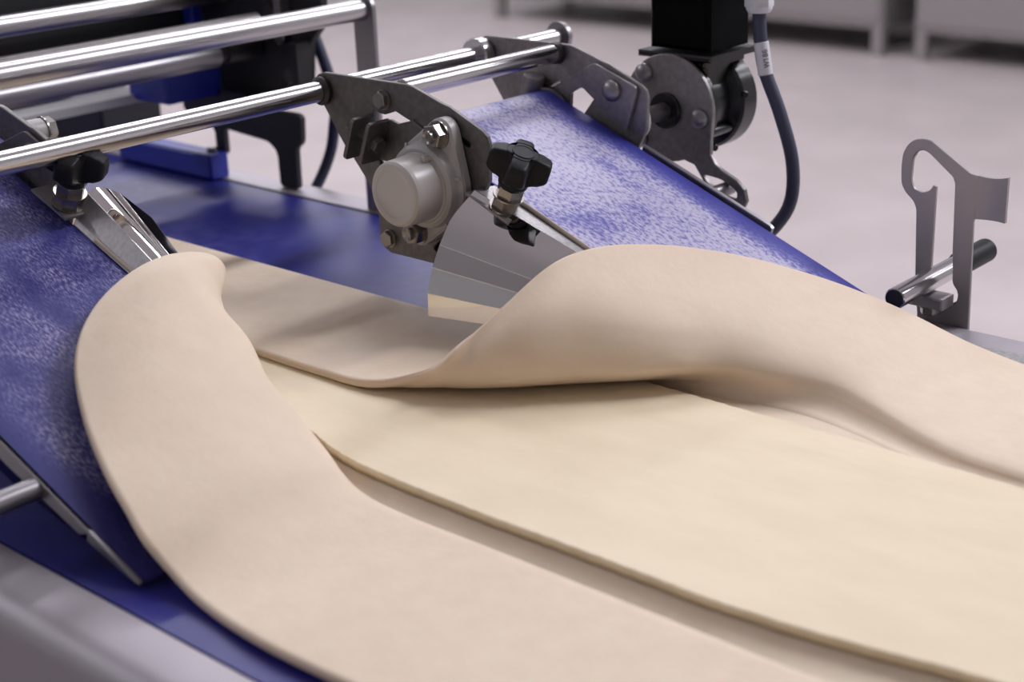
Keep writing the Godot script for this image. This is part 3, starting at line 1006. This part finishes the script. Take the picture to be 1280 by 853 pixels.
func bearing(t: Node3D, z: float) -> void:
	# two-bolt flange housing with a closed cap
	var b1 := Vector2(-0.8215, 0.1665)
	var b2 := Vector2(-0.8505, 0.0850)
	var c := (b1 + b2) * 0.5 + Vector2(-0.001, -0.001)
	var ax := (b1 - b2).normalized()
	var out := PackedVector2Array()
	var base := ax.angle()
	# rhombus outline hugging a big middle circle and two small end circles
	var rc := 0.037
	var re := 0.0125
	var l := (b1 - b2).length() * 0.5
	var gam := acos((rc - re) / l)
	out.append_array(ring(b1, re, base - gam, base + gam, 10))
	out.append_array(ring(c, rc, base + gam, base + PI - gam, 12))
	out.append_array(ring(b2, re, base + PI - gam, base + PI + gam, 10))
	out.append_array(ring(c, rc, base + PI + gam, base + TAU - gam, 12))
	var g := Geo.new()
	g.prism(out, z, z + 0.0125, 0.002)
	var cc := Vector3(c.x, c.y, z + 0.0125)
	g.lathe(cc, Vector3(0, 0, 1), PackedVector2Array([Vector2(0.0375, -0.004), Vector2(0.0345, 0.001), Vector2(0.0330, 0.007), Vector2(0.0305, 0.0095), Vector2(0.0285, 0.0095), Vector2(0.0285, 0.0075), Vector2(0.0, 0.0075)]), 44)
	for k in 4:
		var an := base + 0.62 + k * PI / 2 + (0.33 if k % 2 == 0 else 0.0)
		var e := Vector2(cos(an), sin(an))
		g.rod(Vector3(c.x + e.x * 0.031, c.y + e.y * 0.031, z + 0.016), Vector3(c.x + e.x * 0.037, c.y + e.y * 0.037, z + 0.0125), 0.0013, 0.0003, 10)
	var h := obj("bearing_housing", g, M.grey_plastic, t)
	g = Geo.new()
	g.lathe(cc, Vector3(0, 0, 1), PackedVector2Array([Vector2(0.0282, 0.007), Vector2(0.0282, 0.0095), Vector2(0.0268, 0.010), Vector2(0.0262, 0.032), Vector2(0.0255, 0.035), Vector2(0.0238, 0.0368), Vector2(0.0215, 0.0374), Vector2(0.019, 0.0371), Vector2(0.018, 0.0366), Vector2(0.0, 0.0366)]), 48)
	var na := base - 0.1
	g.rod(Vector3(c.x + 0.0275 * cos(na), c.y + 0.0275 * sin(na), z + 0.0195), Vector3(c.x + 0.0275 * cos(na), c.y + 0.0275 * sin(na), z + 0.0285), 0.0030, 0.0008, 14)
	obj("bearing_cap", g, M.grey_cap, h, "smooth round closed cap")
	for b in [b1, b2]:
		g = Geo.new()
		g.bolt(Vector3(b.x, b.y, z + 0.0125), Vector3(0, 0, 1), 0.0098, 0.0085, 0.0032, 0.2)
		obj("nut", g, M.bolt_steel, t)

# ------------------------------------------------------------------ rods
func rods() -> void:
	var t := thing("cross_rod", "long polished steel rod crossing the line in front, from left edge to bracket plate", "rod", Vector3(-0.966, 0.183, -0.72))
	var g := Geo.new()
	g.rod(Vector3(-0.966, 0.183, -0.30), Vector3(-0.966, 0.183, -1.135), 0.0087)
	obj("bar", g, M.rod_steel, t)
	g = Geo.new()
	g.lathe(Vector3(-0.966, 0.183, -1.135), Vector3(0, 0, -1), PackedVector2Array([Vector2(0, 0), Vector2(0.0145, 0), Vector2(0.0145, 0.005), Vector2(0.0125, 0.007), Vector2(0, 0.007)]), 32)
	obj("end_flange", g, M.satin_steel, t)
	g = Geo.new()
	g.lathe(Vector3(-0.966, 0.183, -1.029), Vector3(0, 0, 1), PackedVector2Array([Vector2(0.0088, 0), Vector2(0.0150, 0), Vector2(0.0158, 0.001), Vector2(0.0158, 0.011), Vector2(0.0145, 0.0125), Vector2(0.0088, 0.0125)]), 32)
	obj("collar", g, M.rod_steel, t)
	g = Geo.new()
	g.lathe(Vector3(-0.966, 0.183, -0.834), Vector3(0, 0, 1), PackedVector2Array([Vector2(0.0088, 0), Vector2(0.0118, 0), Vector2(0.0118, 0.003), Vector2(0.0092, 0.006)]), 32)
	obj("weld_ring", g, M.dark_steel, t)
	t = thing("spacer_rod", "shorter polished steel rod joining the two bracket plates beside the motor", "rod", Vector3(-0.877, 0.1925, -0.93))
	g = Geo.new()
	g.rod(Vector3(-0.877, 0.1925, -0.8395), Vector3(-0.877, 0.1925, -1.0296), 0.0082)
	obj("bar", g, M.rod_steel, t)
	g = Geo.new()
	g.lathe(Vector3(-0.877, 0.1925, -1.029), Vector3(0, 0, 1), PackedVector2Array([Vector2(0.0083, 0), Vector2(0.0100, 0), Vector2(0.0092, 0.006), Vector2(0.0083, 0.007)]), 28)
	obj("weld_ring", g, M.dark_steel, t)

# ------------------------------------------------------------------ polished folding plates
func folding_plates() -> void:
	for near in [false, true]:
		var s := -1.0 if near else 1.0
		var dx := -0.192 if near else 0.0
		var words := "mirror polished faceted folding plate beside the left guide conveyor behind the near flap" if near else "mirror polished faceted folding plate under the black knob behind the arched far flap"
		var t := thing("folding_plate", words, "folding plate", Vector3(-0.79 + dx, 0.041, ZC - 0.05 * s))
		# section at the wide end (height, offset from the centre line), all edges run to one apex
		var sec := [Vector2(0.1255, 0.127), Vector2(0.1265, 0.104), Vector2(0.1100, 0.077), Vector2(0.0935, 0.0635), Vector2(0.0780, 0.0545), Vector2(0.0590, 0.0480), Vector2(0.0410, 0.0475)]
		if near:
			sec = [Vector2(0.1180, 0.127), Vector2(0.1435, 0.110), Vector2(0.1450, 0.099), Vector2(0.1365, 0.082), Vector2(0.1110, 0.0565), Vector2(0.0775, 0.0445), Vector2(0.0410, 0.0430)]
		var apex := Vector3(-0.55 + dx, 0.034, ZC - s * 0.127)
		var far := 0.80
		var A := []
		var B := []
		for q in sec:
			var p := Vector3(-0.79 + dx, q.x, ZC - s * q.y)
			A.append(p)
			B.append(p.lerp(apex, far))
		# bend each fold softly: split it into short arcs
		# facets run from bend to bend; the broad one is gently curved
		var spans := [[0, 1], [1, 2, 3], [3, 4], [4, 5], [5, 6]]
		for sp in spans:
			var ca := []
			var cb := []
			for k in sp:
				ca.append(A[k])
				cb.append(B[k])
			if sp.size() > 2:
				ca = curve(ca, 8)
				cb = curve(cb, 8)
			var g := Geo.new()
			var n: Vector3 = (ca[-1] - ca[0]).cross(cb[0] - ca[0]).normalized()
			var turned := n.y + n.z * s < 0
			if turned:
				n = -n
			var o := n * -0.0014
			var oa := []
			var ob := []
			for k in ca.size():
				oa.append(ca[k] + o)
				ob.append(cb[k] + o)
			if turned:
				g.grid([cb, ca])
				g.grid([oa, ob])
			else:
				g.grid([ca, cb])
				g.grid([ob, oa])
			for k in ca.size() - 1:
				both(g, ca[k], ca[k + 1], oa[k + 1], oa[k], Vector3(-1, 0, 0))
				both(g, cb[k], cb[k + 1], ob[k + 1], ob[k], Vector3(1, 0, 0))
			both(g, ca[-1], cb[-1], ob[-1], oa[-1], (ca[-1] - ca[0]).normalized())
			obj("facet", g, M.floury_steel if sp[0] == 0 else M.mirror_steel, t)
			if sp[0] > 0:
				g = Geo.new()
				g.rod(ca[0] - n * 0.0007, cb[0] - n * 0.0007, 0.0008, 0.0, 10)
				obj("bend", g, M.mirror_steel, t)

func both(g: Geo, a: Vector3, b: Vector3, c: Vector3, d: Vector3, n: Vector3) -> void:
	if (b - a).cross(c - a).dot(n) < 0:
		g.quad(a, d, c, b)
	else:
		g.quad(a, b, c, d)

# ------------------------------------------------------------------ clamping knobs
func knobs() -> void:
	for near in [false, true]:
		var p := Vector3(-0.7640, 0.1180, -0.832)
		var words := "black four-armed star knob on steel stem above the far folding plate"
		if near:
			p = Vector3(-0.9870, 0.1390, -0.5985)
			words = "black star knob on steel nuts half hidden under the long front rod"
		var t := thing("star_knob", words, "knob", p)
		var u := Vector3(0.42, 0.907, 0.0).normalized()
		var g := Geo.new()
		g.lathe(p - u * 0.012, u, PackedVector2Array([Vector2(0, 0), Vector2(0.0062, 0), Vector2(0.0062, 0.03), Vector2(0, 0.03)]), 20)
		obj("stem", g, M.bolt_steel, t)
		for k in 2:
			g = Geo.new()
			g.hexagon(p + u * (-0.0015 + 0.0105 * k), u, 0.0108, 0.0088, 0.5 + 0.3 * k)
			g.lathe(p + u * (-0.0030 + 0.0105 * k), u, PackedVector2Array([Vector2(0, 0), Vector2(0.0122, 0), Vector2(0.0122, 0.0014), Vector2(0, 0.0014)]), 26)
			obj("nut", g, M.bolt_steel, t)
		g = Geo.new()
		g.lathe(p + u * 0.018, u, PackedVector2Array([Vector2(0, 0), Vector2(0.0108, 0), Vector2(0.0116, 0.002), Vector2(0.0124, 0.030)]), 32)
		# four-lobed head as a stack of rounded outlines
		var f := Geo.frame(u)
		var turn := 0.62
		var rows := []
		# height, arm length, arm half width
		for lv in [[0.0250, 0.0122, 0.0090], [0.0275, 0.0190, 0.0088], [0.0300, 0.0228, 0.0086], [0.0320, 0.0240, 0.0085], [0.0410, 0.0240, 0.0080], [0.0440, 0.0234, 0.0075], [0.0458, 0.0218, 0.0066], [0.0472, 0.0170, 0.0066], [0.0478, 0.0100, 0.0060], [0.0480, 0.0050, 0.0050], [0.0480, 0.0001, 0.0001]]:
			var row := []
			for i in 96:
				var an := TAU * i / 96
				var ph := fposmod(an - turn + PI / 4, PI / 2) - PI / 4
				var e1: float = lv[1] / cos(ph)
				var e2: float = lv[2] / maxf(absf(sin(ph)), 0.02)
				var rr := pow(pow(e1, -7.0) + pow(e2, -7.0), -1.0 / 7.0)
				row.append(p + u * lv[0] + (f[0] * cos(an) + f[1] * sin(an)) * rr)
			rows.append(row)
		g.grid(rows, true)
		var hd := obj("grip", g, M.black_plastic, t)
		g = Geo.new()
		g.lathe(p + u * 0.0477, u, PackedVector2Array([Vector2(0.0088, 0), Vector2(0.0088, 0.0007), Vector2(0.0080, 0.0007), Vector2(0.0080, 0.0004), Vector2(0, 0.0004)]), 32)
		obj("cap", g, M.black_plastic, hd)
		# slotted steel lug that the stem clamps
		g = Geo.new()
		var s := -1.0 if near else 1.0
		var e := Vector3(p.x, p.y, p.z)
		var lug := [Vector3(-0.030, 0.0075, -0.012), Vector3(0.012, -0.0085, -0.012), Vector3(0.012, -0.0085, 0.012), Vector3(-0.030, 0.0075, 0.012)]
		var nn := Vector3(0.36, 0.93, 0)
		both(g, e + lug[0], e + lug[1], e + lug[2], e + lug[3], nn)
		both(g, e + lug[0] - nn * 0.002, e + lug[1] - nn * 0.002, e + lug[2] - nn * 0.002, e + lug[3] - nn * 0.002, -nn)
		for k in 4:
			var a: Vector3 = e + lug[k]
			var b: Vector3 = e + lug[(k + 1) % 4]
			both(g, a, b, b - nn * 0.002, a - nn * 0.002, (a + b) * 0.5 - e)
		obj("slotted_lug", g, M.plate_light, t)

# ------------------------------------------------------------------ drive
func drive() -> void:
	var c := Vector2(-0.7985, 0.142)
	var z := -1.085
	var t := thing("gear_motor", "black gear motor on a round grey steel flange beside the far guide conveyor", "motor", Vector3(c.x, 0.07, z))
	var g := Geo.new()
	var out := ring(c, 0.0475, 0.0, PI * 1.62, 40)
	out.append_array(poly([-0.7700, 0.0950, -0.7560, 0.0760, -0.7420, 0.0640, -0.7180, 0.0640, -0.7150, 0.0700, -0.7175, 0.0800, -0.7260, 0.0875, -0.7400, 0.0935, -0.7480, 0.0985, -0.7530, 0.1060, -0.7530, 0.1180]))
	g.prism(out, z - 0.005, z, 0.0007, [rounded(poly([-0.7620, 0.0880, -0.7420, 0.0860, -0.7250, 0.0780, -0.7250, 0.0700, -0.7400, 0.0720, -0.7560, 0.0810]), 0.004)])
	obj("flange_disc", g, M.plate_light, t)
	g = Geo.new()
	g.rod(Vector3(c.x - 0.0015, c.y - 0.002, -1.0355), Vector3(c.x - 0.0015, c.y - 0.002, z), 0.0075)
	obj("shaft", g, M.satin_steel, t)
	g = Geo.new()
	g.lathe(Vector3(c.x - 0.0015, c.y - 0.002, z), Vector3(0, 0, 1), PackedVector2Array([Vector2(0.0160, 0), Vector2(0.0160, 0.003), Vector2(0.0150, 0.004), Vector2(0.0076, 0.004)]), 32)
	obj("seal_ring", g, M.black_gloss, t)
	for q in [Vector2(-0.8235, 0.1715), Vector2(-0.7640, 0.1370), Vector2(-0.829, 0.112)]:
		g = Geo.new()
		g.dome(Vector3(q.x, q.y, z), Vector3(0, 0, 1), 0.0088, 0.0075)
		obj("dome_bolt", g, M.satin_steel, t)
	g = Geo.new()
	g.rod(Vector3(-0.7390, 0.0770, z + 0.030), Vector3(-0.7390, 0.0770, z - 0.012), 0.0062)
	obj("torque_pin", g, M.satin_steel, t)
	# gearbox: round body along the shaft with ribs, end cover and a neck up to the motor
	g = Geo.new()
	var gz := z - 0.005
	g.lathe(Vector3(c.x, c.y, gz), Vector3(0, 0, -1), PackedVector2Array([Vector2(0, 0), Vector2(0.0445, 0), Vector2(0.0445, 0.008), Vector2(0.0360, 0.014), Vector2(0.0350, 0.040), Vector2(0.0440, 0.044), Vector2(0.0460, 0.047), Vector2(0.0460, 0.066), Vector2(0.0440, 0.069), Vector2(0.0390, 0.071), Vector2(0, 0.071)]), 44)
	for k in 5:
		var an := -0.6 - k * 0.75
		var e := Vector2(cos(an), sin(an))
		g.rod(Vector3(c.x + e.x * 0.038, c.y + e.y * 0.038, gz - 0.002), Vector3(c.x + e.x * 0.038, c.y + e.y * 0.038, gz - 0.046), 0.005, 0.001, 12)
	g.box(Vector3(c.x - 0.026, c.y, gz - 0.062), Vector3(c.x + 0.030, c.y + 0.045, gz - 0.008), 0.005)
	obj("gearbox", g, M.black_gloss, t)
	g = Geo.new()
	g.box(Vector3(-0.834, 0.1845, -1.160), Vector3(-0.756, 0.1900, -1.088), 0.0015)
	g.box(Vector3(-0.825, 0.1780, -1.155), Vector3(-0.765, 0.1845, -1.093), 0.002)
	obj("adapter_plate", g, M.black_gloss, t)
	g = Geo.new()
	g.box(Vector3(-0.826, 0.1920, -1.158), Vector3(-0.762, 0.345, -1.094), 0.004)
	obj("motor_body", g, M.motor_black, t)
	for q in [Vector3(-0.762, 0.137, gz - 0.01), Vector3(-0.775, 0.104, gz - 0.03), Vector3(-0.757, 0.150, gz - 0.05)]:
		g = Geo.new()
		g.rod(q, q + Vector3(0.006, 0, 0.004), 0.0032, 0.0006, 14)
		obj("screw", g, M.black_gloss, t)
	# cable with its gland and printed sleeve
	var w := thing("motor_cable", "slate grey cable with white gland and printed sleeve hanging from the motor", "cable", Vector3(-0.72, 0.03, -1.12))
	var pts := PackedVector3Array([Vector3(-0.7300, 0.262, -1.120), Vector3(-0.7290, 0.235, -1.120), Vector3(-0.7275, 0.2094, -1.120), Vector3(-0.7225, 0.1792, -1.120), Vector3(-0.7060, 0.1431, -1.120), Vector3(-0.6923, 0.1029, -1.120), Vector3(-0.6928, 0.0673, -1.121), Vector3(-0.7083, 0.0409, -1.123), Vector3(-0.735, 0.018, -1.128), Vector3(-0.78, -0.01, -1.14), Vector3(-0.84, -0.04, -1.16)])
	g = Geo.new()
	g.hose(pts, 0.0058)
	obj("sheath", g, M.cable_slate, w)
	g = Geo.new()
	g.hexagon(Vector3(-0.7288, 0.2310, -1.120), Vector3(0, 1, 0), 0.0125, 0.016, 0.2)
	g.lathe(Vector3(-0.7288, 0.2260, -1.120), Vector3(0, 1, 0), PackedVector2Array([Vector2(0.006, 0), Vector2(0.0095, 0), Vector2(0.0112, 0.003), Vector2(0.0116, 0.006)]), 24)
	g.lathe(Vector3(-0.7288, 0.2470, -1.120), Vector3(0, 1, 0), PackedVector2Array([Vector2(0.0, 0), Vector2(0.0125, 0), Vector2(0.0125, 0.012), Vector2(0.0, 0.012)]), 24)
	obj("gland", g, M.white_plastic, w, "white plastic cable gland")
	g = Geo.new()
	g.box(Vector3(-0.7615, 0.250, -1.129), Vector3(-0.720, 0.268, -1.111), 0.002)
	obj("plug_housing", g, M.white_plastic, w)
	var a := Vector3(-0.7262, 0.2010, -1.120)
	var b := Vector3(-0.7208, 0.1735, -1.120)
	g = Geo.new()
	g.rod(a, b, 0.0064, 0.0003, 28)
	var sl := obj("sleeve", g, M.white_plastic, w, "white printed sleeve")
	var tm := TextMesh.new()
	tm.text = "W186"
	var sf := SystemFont.new()
	sf.font_names = PackedStringArray(["Droid Sans"])
	tm.font = sf
	tm.font_size = 32
	tm.pixel_size = 0.00019
	tm.depth = 0.0003
	tm.material = M.print
	var tx := MeshInstance3D.new()
	tx.name = "lettering"
	tx.mesh = tm
	tx.material_override = M.print
	var d := (a - b).normalized()
	var face := Vector3(0.80, 0.1, 0.60)
	face = (face - d * face.dot(d)).normalized()
	tx.transform = Transform3D(Basis(d, face.cross(d), face), (a + b) * 0.5 + face * 0.0064 - w.position)
	sl.add_child(tx)

# ------------------------------------------------------------------ rod holder on the right
func holder() -> void:
	var z := -1.085
	var t := thing("holder_hook", "tall grey steel hook plate with open loop and curved side tab at right", "hook plate", Vector3(-0.53, -0.12, z))
	var out := poly([-0.5710, 0.1220, -0.5701, 0.1075, -0.5658, 0.1008, -0.5590, 0.0955, -0.5560, 0.0901, -0.5528, 0.0180, -0.5500, 0.0060, -0.5480, -0.0600, -0.5440, -0.1200, -0.5060, -0.1200, -0.5050, -0.0139, -0.5075, 0.0870, -0.5060, 0.0900, -0.5045, 0.1225, -0.5126, 0.1240, -0.5467, 0.1452, -0.5520, 0.1462, -0.5600, 0.1450, -0.5656, 0.1408, -0.5700, 0.1330])
	var inner := poly([-0.5609, 0.1282, -0.5618, 0.1110, -0.5590, 0.1050, -0.5516, 0.1030, -0.5450, 0.1060, -0.5425, 0.1105, -0.5400, 0.1095, -0.5400, 0.0459, -0.5385, 0.0240, -0.5300, 0.0150, -0.5213, 0.0156, -0.5160, 0.0200, -0.5160, 0.0280, -0.5212, 0.0335, -0.5230, 0.0600, -0.5247, 0.1178, -0.5470, 0.1350, -0.5510, 0.1369, -0.5550, 0.1367, -0.5590, 0.1340])
	var g := Geo.new()
	g.prism(rounded(out, 0.006, [12, 13, 14, 15]), z - 0.0035, z, 0.0006, [rounded(inner, 0.004, [5, 6])])
	obj("plate", g, M.hook_steel, t)
	# curved tab: a bent sheet leaving the plate's right side
	g = Geo.new()
	var rows := [[], []]
	var back := [[], []]
	for i in 13:
		var u := i / 12.0
		var x := -0.5060 + 0.0285 * u
		var zz := z + 0.010 * pow(u, 2.2)
		var top := 0.1235 - 0.001 * sin(PI * u) + 0.0045 * u * u
		var low := 0.0890 + 0.0035 * u
		rows[0].append(Vector3(x, low, zz)); rows[1].append(Vector3(x, top, zz))
		back[0].append(Vector3(x, low, zz - 0.0033)); back[1].append(Vector3(x, top, zz - 0.0033))
	g.grid(rows)
	back.reverse()
	g.grid(back)
	g.grid([back[1], rows[0]])
	g.grid([rows[1], back[0]])
	g.quad(rows[0][12], back[1][12], back[0][12], rows[1][12])
	obj("side_tab", g, M.hook_steel, t)
	g = Geo.new()
	g.box(Vector3(-0.549, 0.0165, z - 0.001), Vector3(-0.519, 0.0255, z + 0.020), 0.0012)
	obj("clamp_block", g, M.hook_steel, t)
	g = Geo.new()
	g.bolt(Vector3(-0.534, 0.0165, z + 0.010), Vector3(0, -1, 0), 0.0075, 0.006)
	obj("bolt", g, M.bolt_steel, t)
	t = thing("holder_rod", "short steel rod with black end cap passing through the hook plate", "rod", Vector3(-0.5325, 0.041, -1.08))
	g = Geo.new()
	g.rod(Vector3(-0.5370, 0.0355, -1.0215), Vector3(-0.5370, 0.0355, -1.128), 0.0085)
	obj("bar", g, M.rod_steel, t)
	g = Geo.new()
	g.rod(Vector3(-0.5370, 0.0355, -1.0225), Vector3(-0.5370, 0.0355, -1.0208), 0.0074, 0.0003)
	obj("end_plug", g, M.charcoal, t, "dark plug closing the near end")
	g = Geo.new()
	g.rod(Vector3(-0.5370, 0.0355, -1.126), Vector3(-0.5370, 0.0355, -1.178), 0.0100, 0.002)
	obj("end_cap", g, M.black_plastic, t, "black plastic end cap")

# ------------------------------------------------------------------ the machine at the back left
func back_machine() -> void:
	var t := thing("guard_rail", "polished tubular rail on a flat steel post at upper left, behind the front rod", "rail", Vector3(-1.148, 0.0, -1.06))
	var g := Geo.new()
	g.rod(Vector3(-1.148, 0.207, -0.63), Vector3(-1.148, 0.207, -1.052), 0.0105)
	obj("bar", g, M.rod_satin, t)
	g = Geo.new()
	var out := PackedVector2Array([Vector2(-1.160, 0.0015), Vector2(-1.134, 0.0015)])
	out.append_array(ring(Vector2(-1.147, 0.2075), 0.0145, 0.0, PI, 14))
	g.prism(out, -1.056, -1.050, 0.0008)
	obj("post", g, M.satin_steel, t)
	t = thing("upper_rail", "polished tubular rail in the upper left corner above the dark cover", "rail", Vector3(-1.405, 0.204, -0.85))
	g = Geo.new()
	g.rod(Vector3(-1.405, 0.205, -0.50), Vector3(-1.405, 0.205, -1.085), 0.0110)
	obj("bar", g, M.rod_satin, t)
	t = thing("satin_roller", "dull grey satin roller bar just below the upper left rail", "roller", Vector3(-1.35, 0.148, -0.85))
	g = Geo.new()
	g.rod(Vector3(-1.35, 0.148, -0.50), Vector3(-1.35, 0.148, -1.020), 0.0125)
	obj("bar", g, M.satin_steel, t)
	g = Geo.new()
	g.rod(Vector3(-1.35, 0.150, -1.020), Vector3(-1.35, 0.150, -1.045), 0.0095)
	g.rod(Vector3(-1.35, 0.150, -1.030), Vector3(-1.35, 0.150, -1.075), 0.0125)
	obj("journal", g, M.dark_steel, t)
	g = Geo.new()
	g.rod(Vector3(-1.3, 0.166, -1.066), Vector3(-1.3, 0.166, -1.080), 0.009)
	obj("nut", g, M.bolt_steel, t)
	t = thing("satin_bar", "plain dull grey bar showing just above the polished upper left rail", "rail", Vector3(-1.275, 0.2, -0.8))
	g = Geo.new()
	g.rod(Vector3(-1.275, 0.192, -0.45), Vector3(-1.275, 0.192, -1.02), 0.0075)
	obj("bar", g, M.plate_steel, t)
	# dark body
	t = thing("flour_duster", "dark charcoal machine body with blue guides across the belt at upper left", "machine", Vector3(-1.45, 0.0, -0.9))
	g = Geo.new()
	g.box(Vector3(-1.52, 0.165, -1.07), Vector3(-1.44, 0.330, -0.45), 0.004)
	obj("cover", g, M.charcoal, t)
	g = Geo.new()
	g.prism(rounded(poly([-1.46, 0.095, -1.385, 0.085, -1.300, 0.105, -1.2700, 0.115, -1.2640, 0.1600, -1.240, 0.182, -1.240, 0.33, -1.46, 0.33]), 0.006), -1.088, -1.078, 0.001)
	obj("end_plate", g, M.charcoal, t)
	g = Geo.new()
	g.box(Vector3(-1.275, 0.110, -1.078), Vector3(-1.263, 0.162, -1.058), 0.001)
	obj("edge_strip", g, M.charcoal, t)
	for q in [Vector3(-1.289, 0.124, -1.078), Vector3(-1.315, 0.190, -1.078), Vector3(-1.335, 0.222, -1.078)]:
		g = Geo.new()
		g.bolt(q, Vector3(0, 0, 1), 0.0095, 0.010)
		obj("bolt", g, M.dark_steel, t)
	g = Geo.new()
	g.box(Vector3(-1.302, 0.183, -1.078), Vector3(-1.292, 0.230, -1.064), 0.001)
	obj("latch", g, M.satin_steel, t)
	g = Geo.new()
	g.box(Vector3(-1.47, 0.094, -1.06), Vector3(-1.4, 0.130, -0.985), 0.003)
	g.box(Vector3(-1.425, 0.092, -1.066), Vector3(-1.405, 0.155, -1.05), 0.002)
	obj("blue_guide", g, M.blue_plastic, t, "bright blue plastic guide")
	g = Geo.new()
	g.box(Vector3(-1.437, 0.172, -1.06), Vector3(-1.42, 0.21, -1.045), 0.002)
	obj("blue_guide", g, M.blue_plastic, t, "small blue plastic clip")
	g = Geo.new()
	g.box(Vector3(-1.50, 0.090, -1.06), Vector3(-1.46, 0.1, -0.5), 0.002)
	obj("crosspiece", g, M.wall_white, t)
	g = Geo.new()
	g.box(Vector3(-2.30, 0.003, -1.14), Vector3(-1.632, 0.058, -1.05), 0.003)
	obj("lower_box", g, M.navy_black, t)
	# foot frame
	g = Geo.new()
	g.prism(rounded(poly([-1.4700, 0.1000, -1.4700, 0.0700, -1.4400, 0.0560, -1.4154, 0.0543, -1.4154, 0.0250, -1.3990, 0.0250, -1.3990, 0.0555, -1.3206, 0.0500, -1.3070, 0.0401, -1.3066, 0.0020, -1.2770, 0.0020, -1.2759, 0.0478, -1.2649, 0.0551, -1.2626, 0.0839, -1.2694, 0.0869, -1.3115, 0.0862, -1.3600, 0.1000]), 0.005), -1.064, -1.056, 0.001)
	obj("foot_frame", g, M.navy_black, t)
	# blue block on the far rail
	t = thing("guide_block", "bright blue plastic block lying on the far edge of the wide belt", "block", Vector3(-1.47, 0.0015, -1.04))
	g = Geo.new()
	g.box(Vector3(-1.570, 0.0020, -1.055), Vector3(-1.392, 0.0300, -1.028), 0.0025)
	obj("block", g, M.blue_plastic, t)
	g = Geo.new()
	g.bolt(Vector3(-1.409, 0.0300, -1.046), Vector3(0, 1, 0), 0.006, 0.0035)
	obj("bolt", g, M.bolt_steel, t)
	# hose
	g = Geo.new()
	g.hose(PackedVector3Array([Vector3(-1.345, 0.262, -1.10), Vector3(-1.318, 0.225, -1.10), Vector3(-1.2981, 0.2000, -1.10), Vector3(-1.2844, 0.1722, -1.10), Vector3(-1.2632, 0.1256, -1.10), Vector3(-1.2540, 0.0950, -1.10), Vector3(-1.2584, 0.0712, -1.10), Vector3(-1.2697, 0.0346, -1.10), Vector3(-1.3014, -0.0120, -1.10), Vector3(-1.36, -0.06, -1.11)]), 0.0062)
	tag(obj("air_hose", g, M.cable_blue), "dark blue hose looping behind the front rod at upper left", "hose")

# ------------------------------------------------------------------ benches far behind
func benches() -> void:
	var words := ["long low steel cabinet along the back wall, behind the rods and motor", "steel cabinet along the back wall in the top right corner"]
	var spans := [[-5.95, -3.52], [-3.36, -0.9]]
	for k in 2:
		var a: float = spans[k][0]
		var b: float = spans[k][1]
		var z1 := -6.44
		var z0 := -7.1
		var t := thing("steel_cabinet", words[k], "cabinet", Vector3((a + b) / 2, FLOOR, -6.8))
		var g := Geo.new()
		g.box(Vector3(a, -0.775, z0), Vector3(b, -0.05, z1), 0.006)
		obj("body", g, M.bench_steel, t)
		g = Geo.new()
		g.box(Vector3(a - 0.01, -0.05, z0), Vector3(b + 0.01, -0.005, z1 + 0.02), 0.006)
		obj("worktop", g, M.bench_steel, t)
		var n := 3
		for i in n:
			g = Geo.new()
			var x0 := lerpf(a, b, float(i) / n) + 0.02
			var x1 := lerpf(a, b, float(i + 1) / n) - 0.02
			g.box(Vector3(x0, -0.74, z1), Vector3(x1, -0.09, z1 + 0.012), 0.003)
			var d := obj("door", g, M.bench_steel, t)
			g = Geo.new()
			g.rod(Vector3(x1 - 0.05, -0.32, z1 + 0.03), Vector3(x1 - 0.05, -0.18, z1 + 0.03), 0.006)
			obj("handle", g, M.satin_steel, d)
		for x in [a + 0.03, b - 0.03]:
			for z in [z1 - 0.03, z0 + 0.04]:
				g = Geo.new()
				g.box(Vector3(x - 0.028, FLOOR, z - 0.028), Vector3(x + 0.028, -0.775, z + 0.028), 0.004)
				obj("leg", g, M.bench_steel, t)
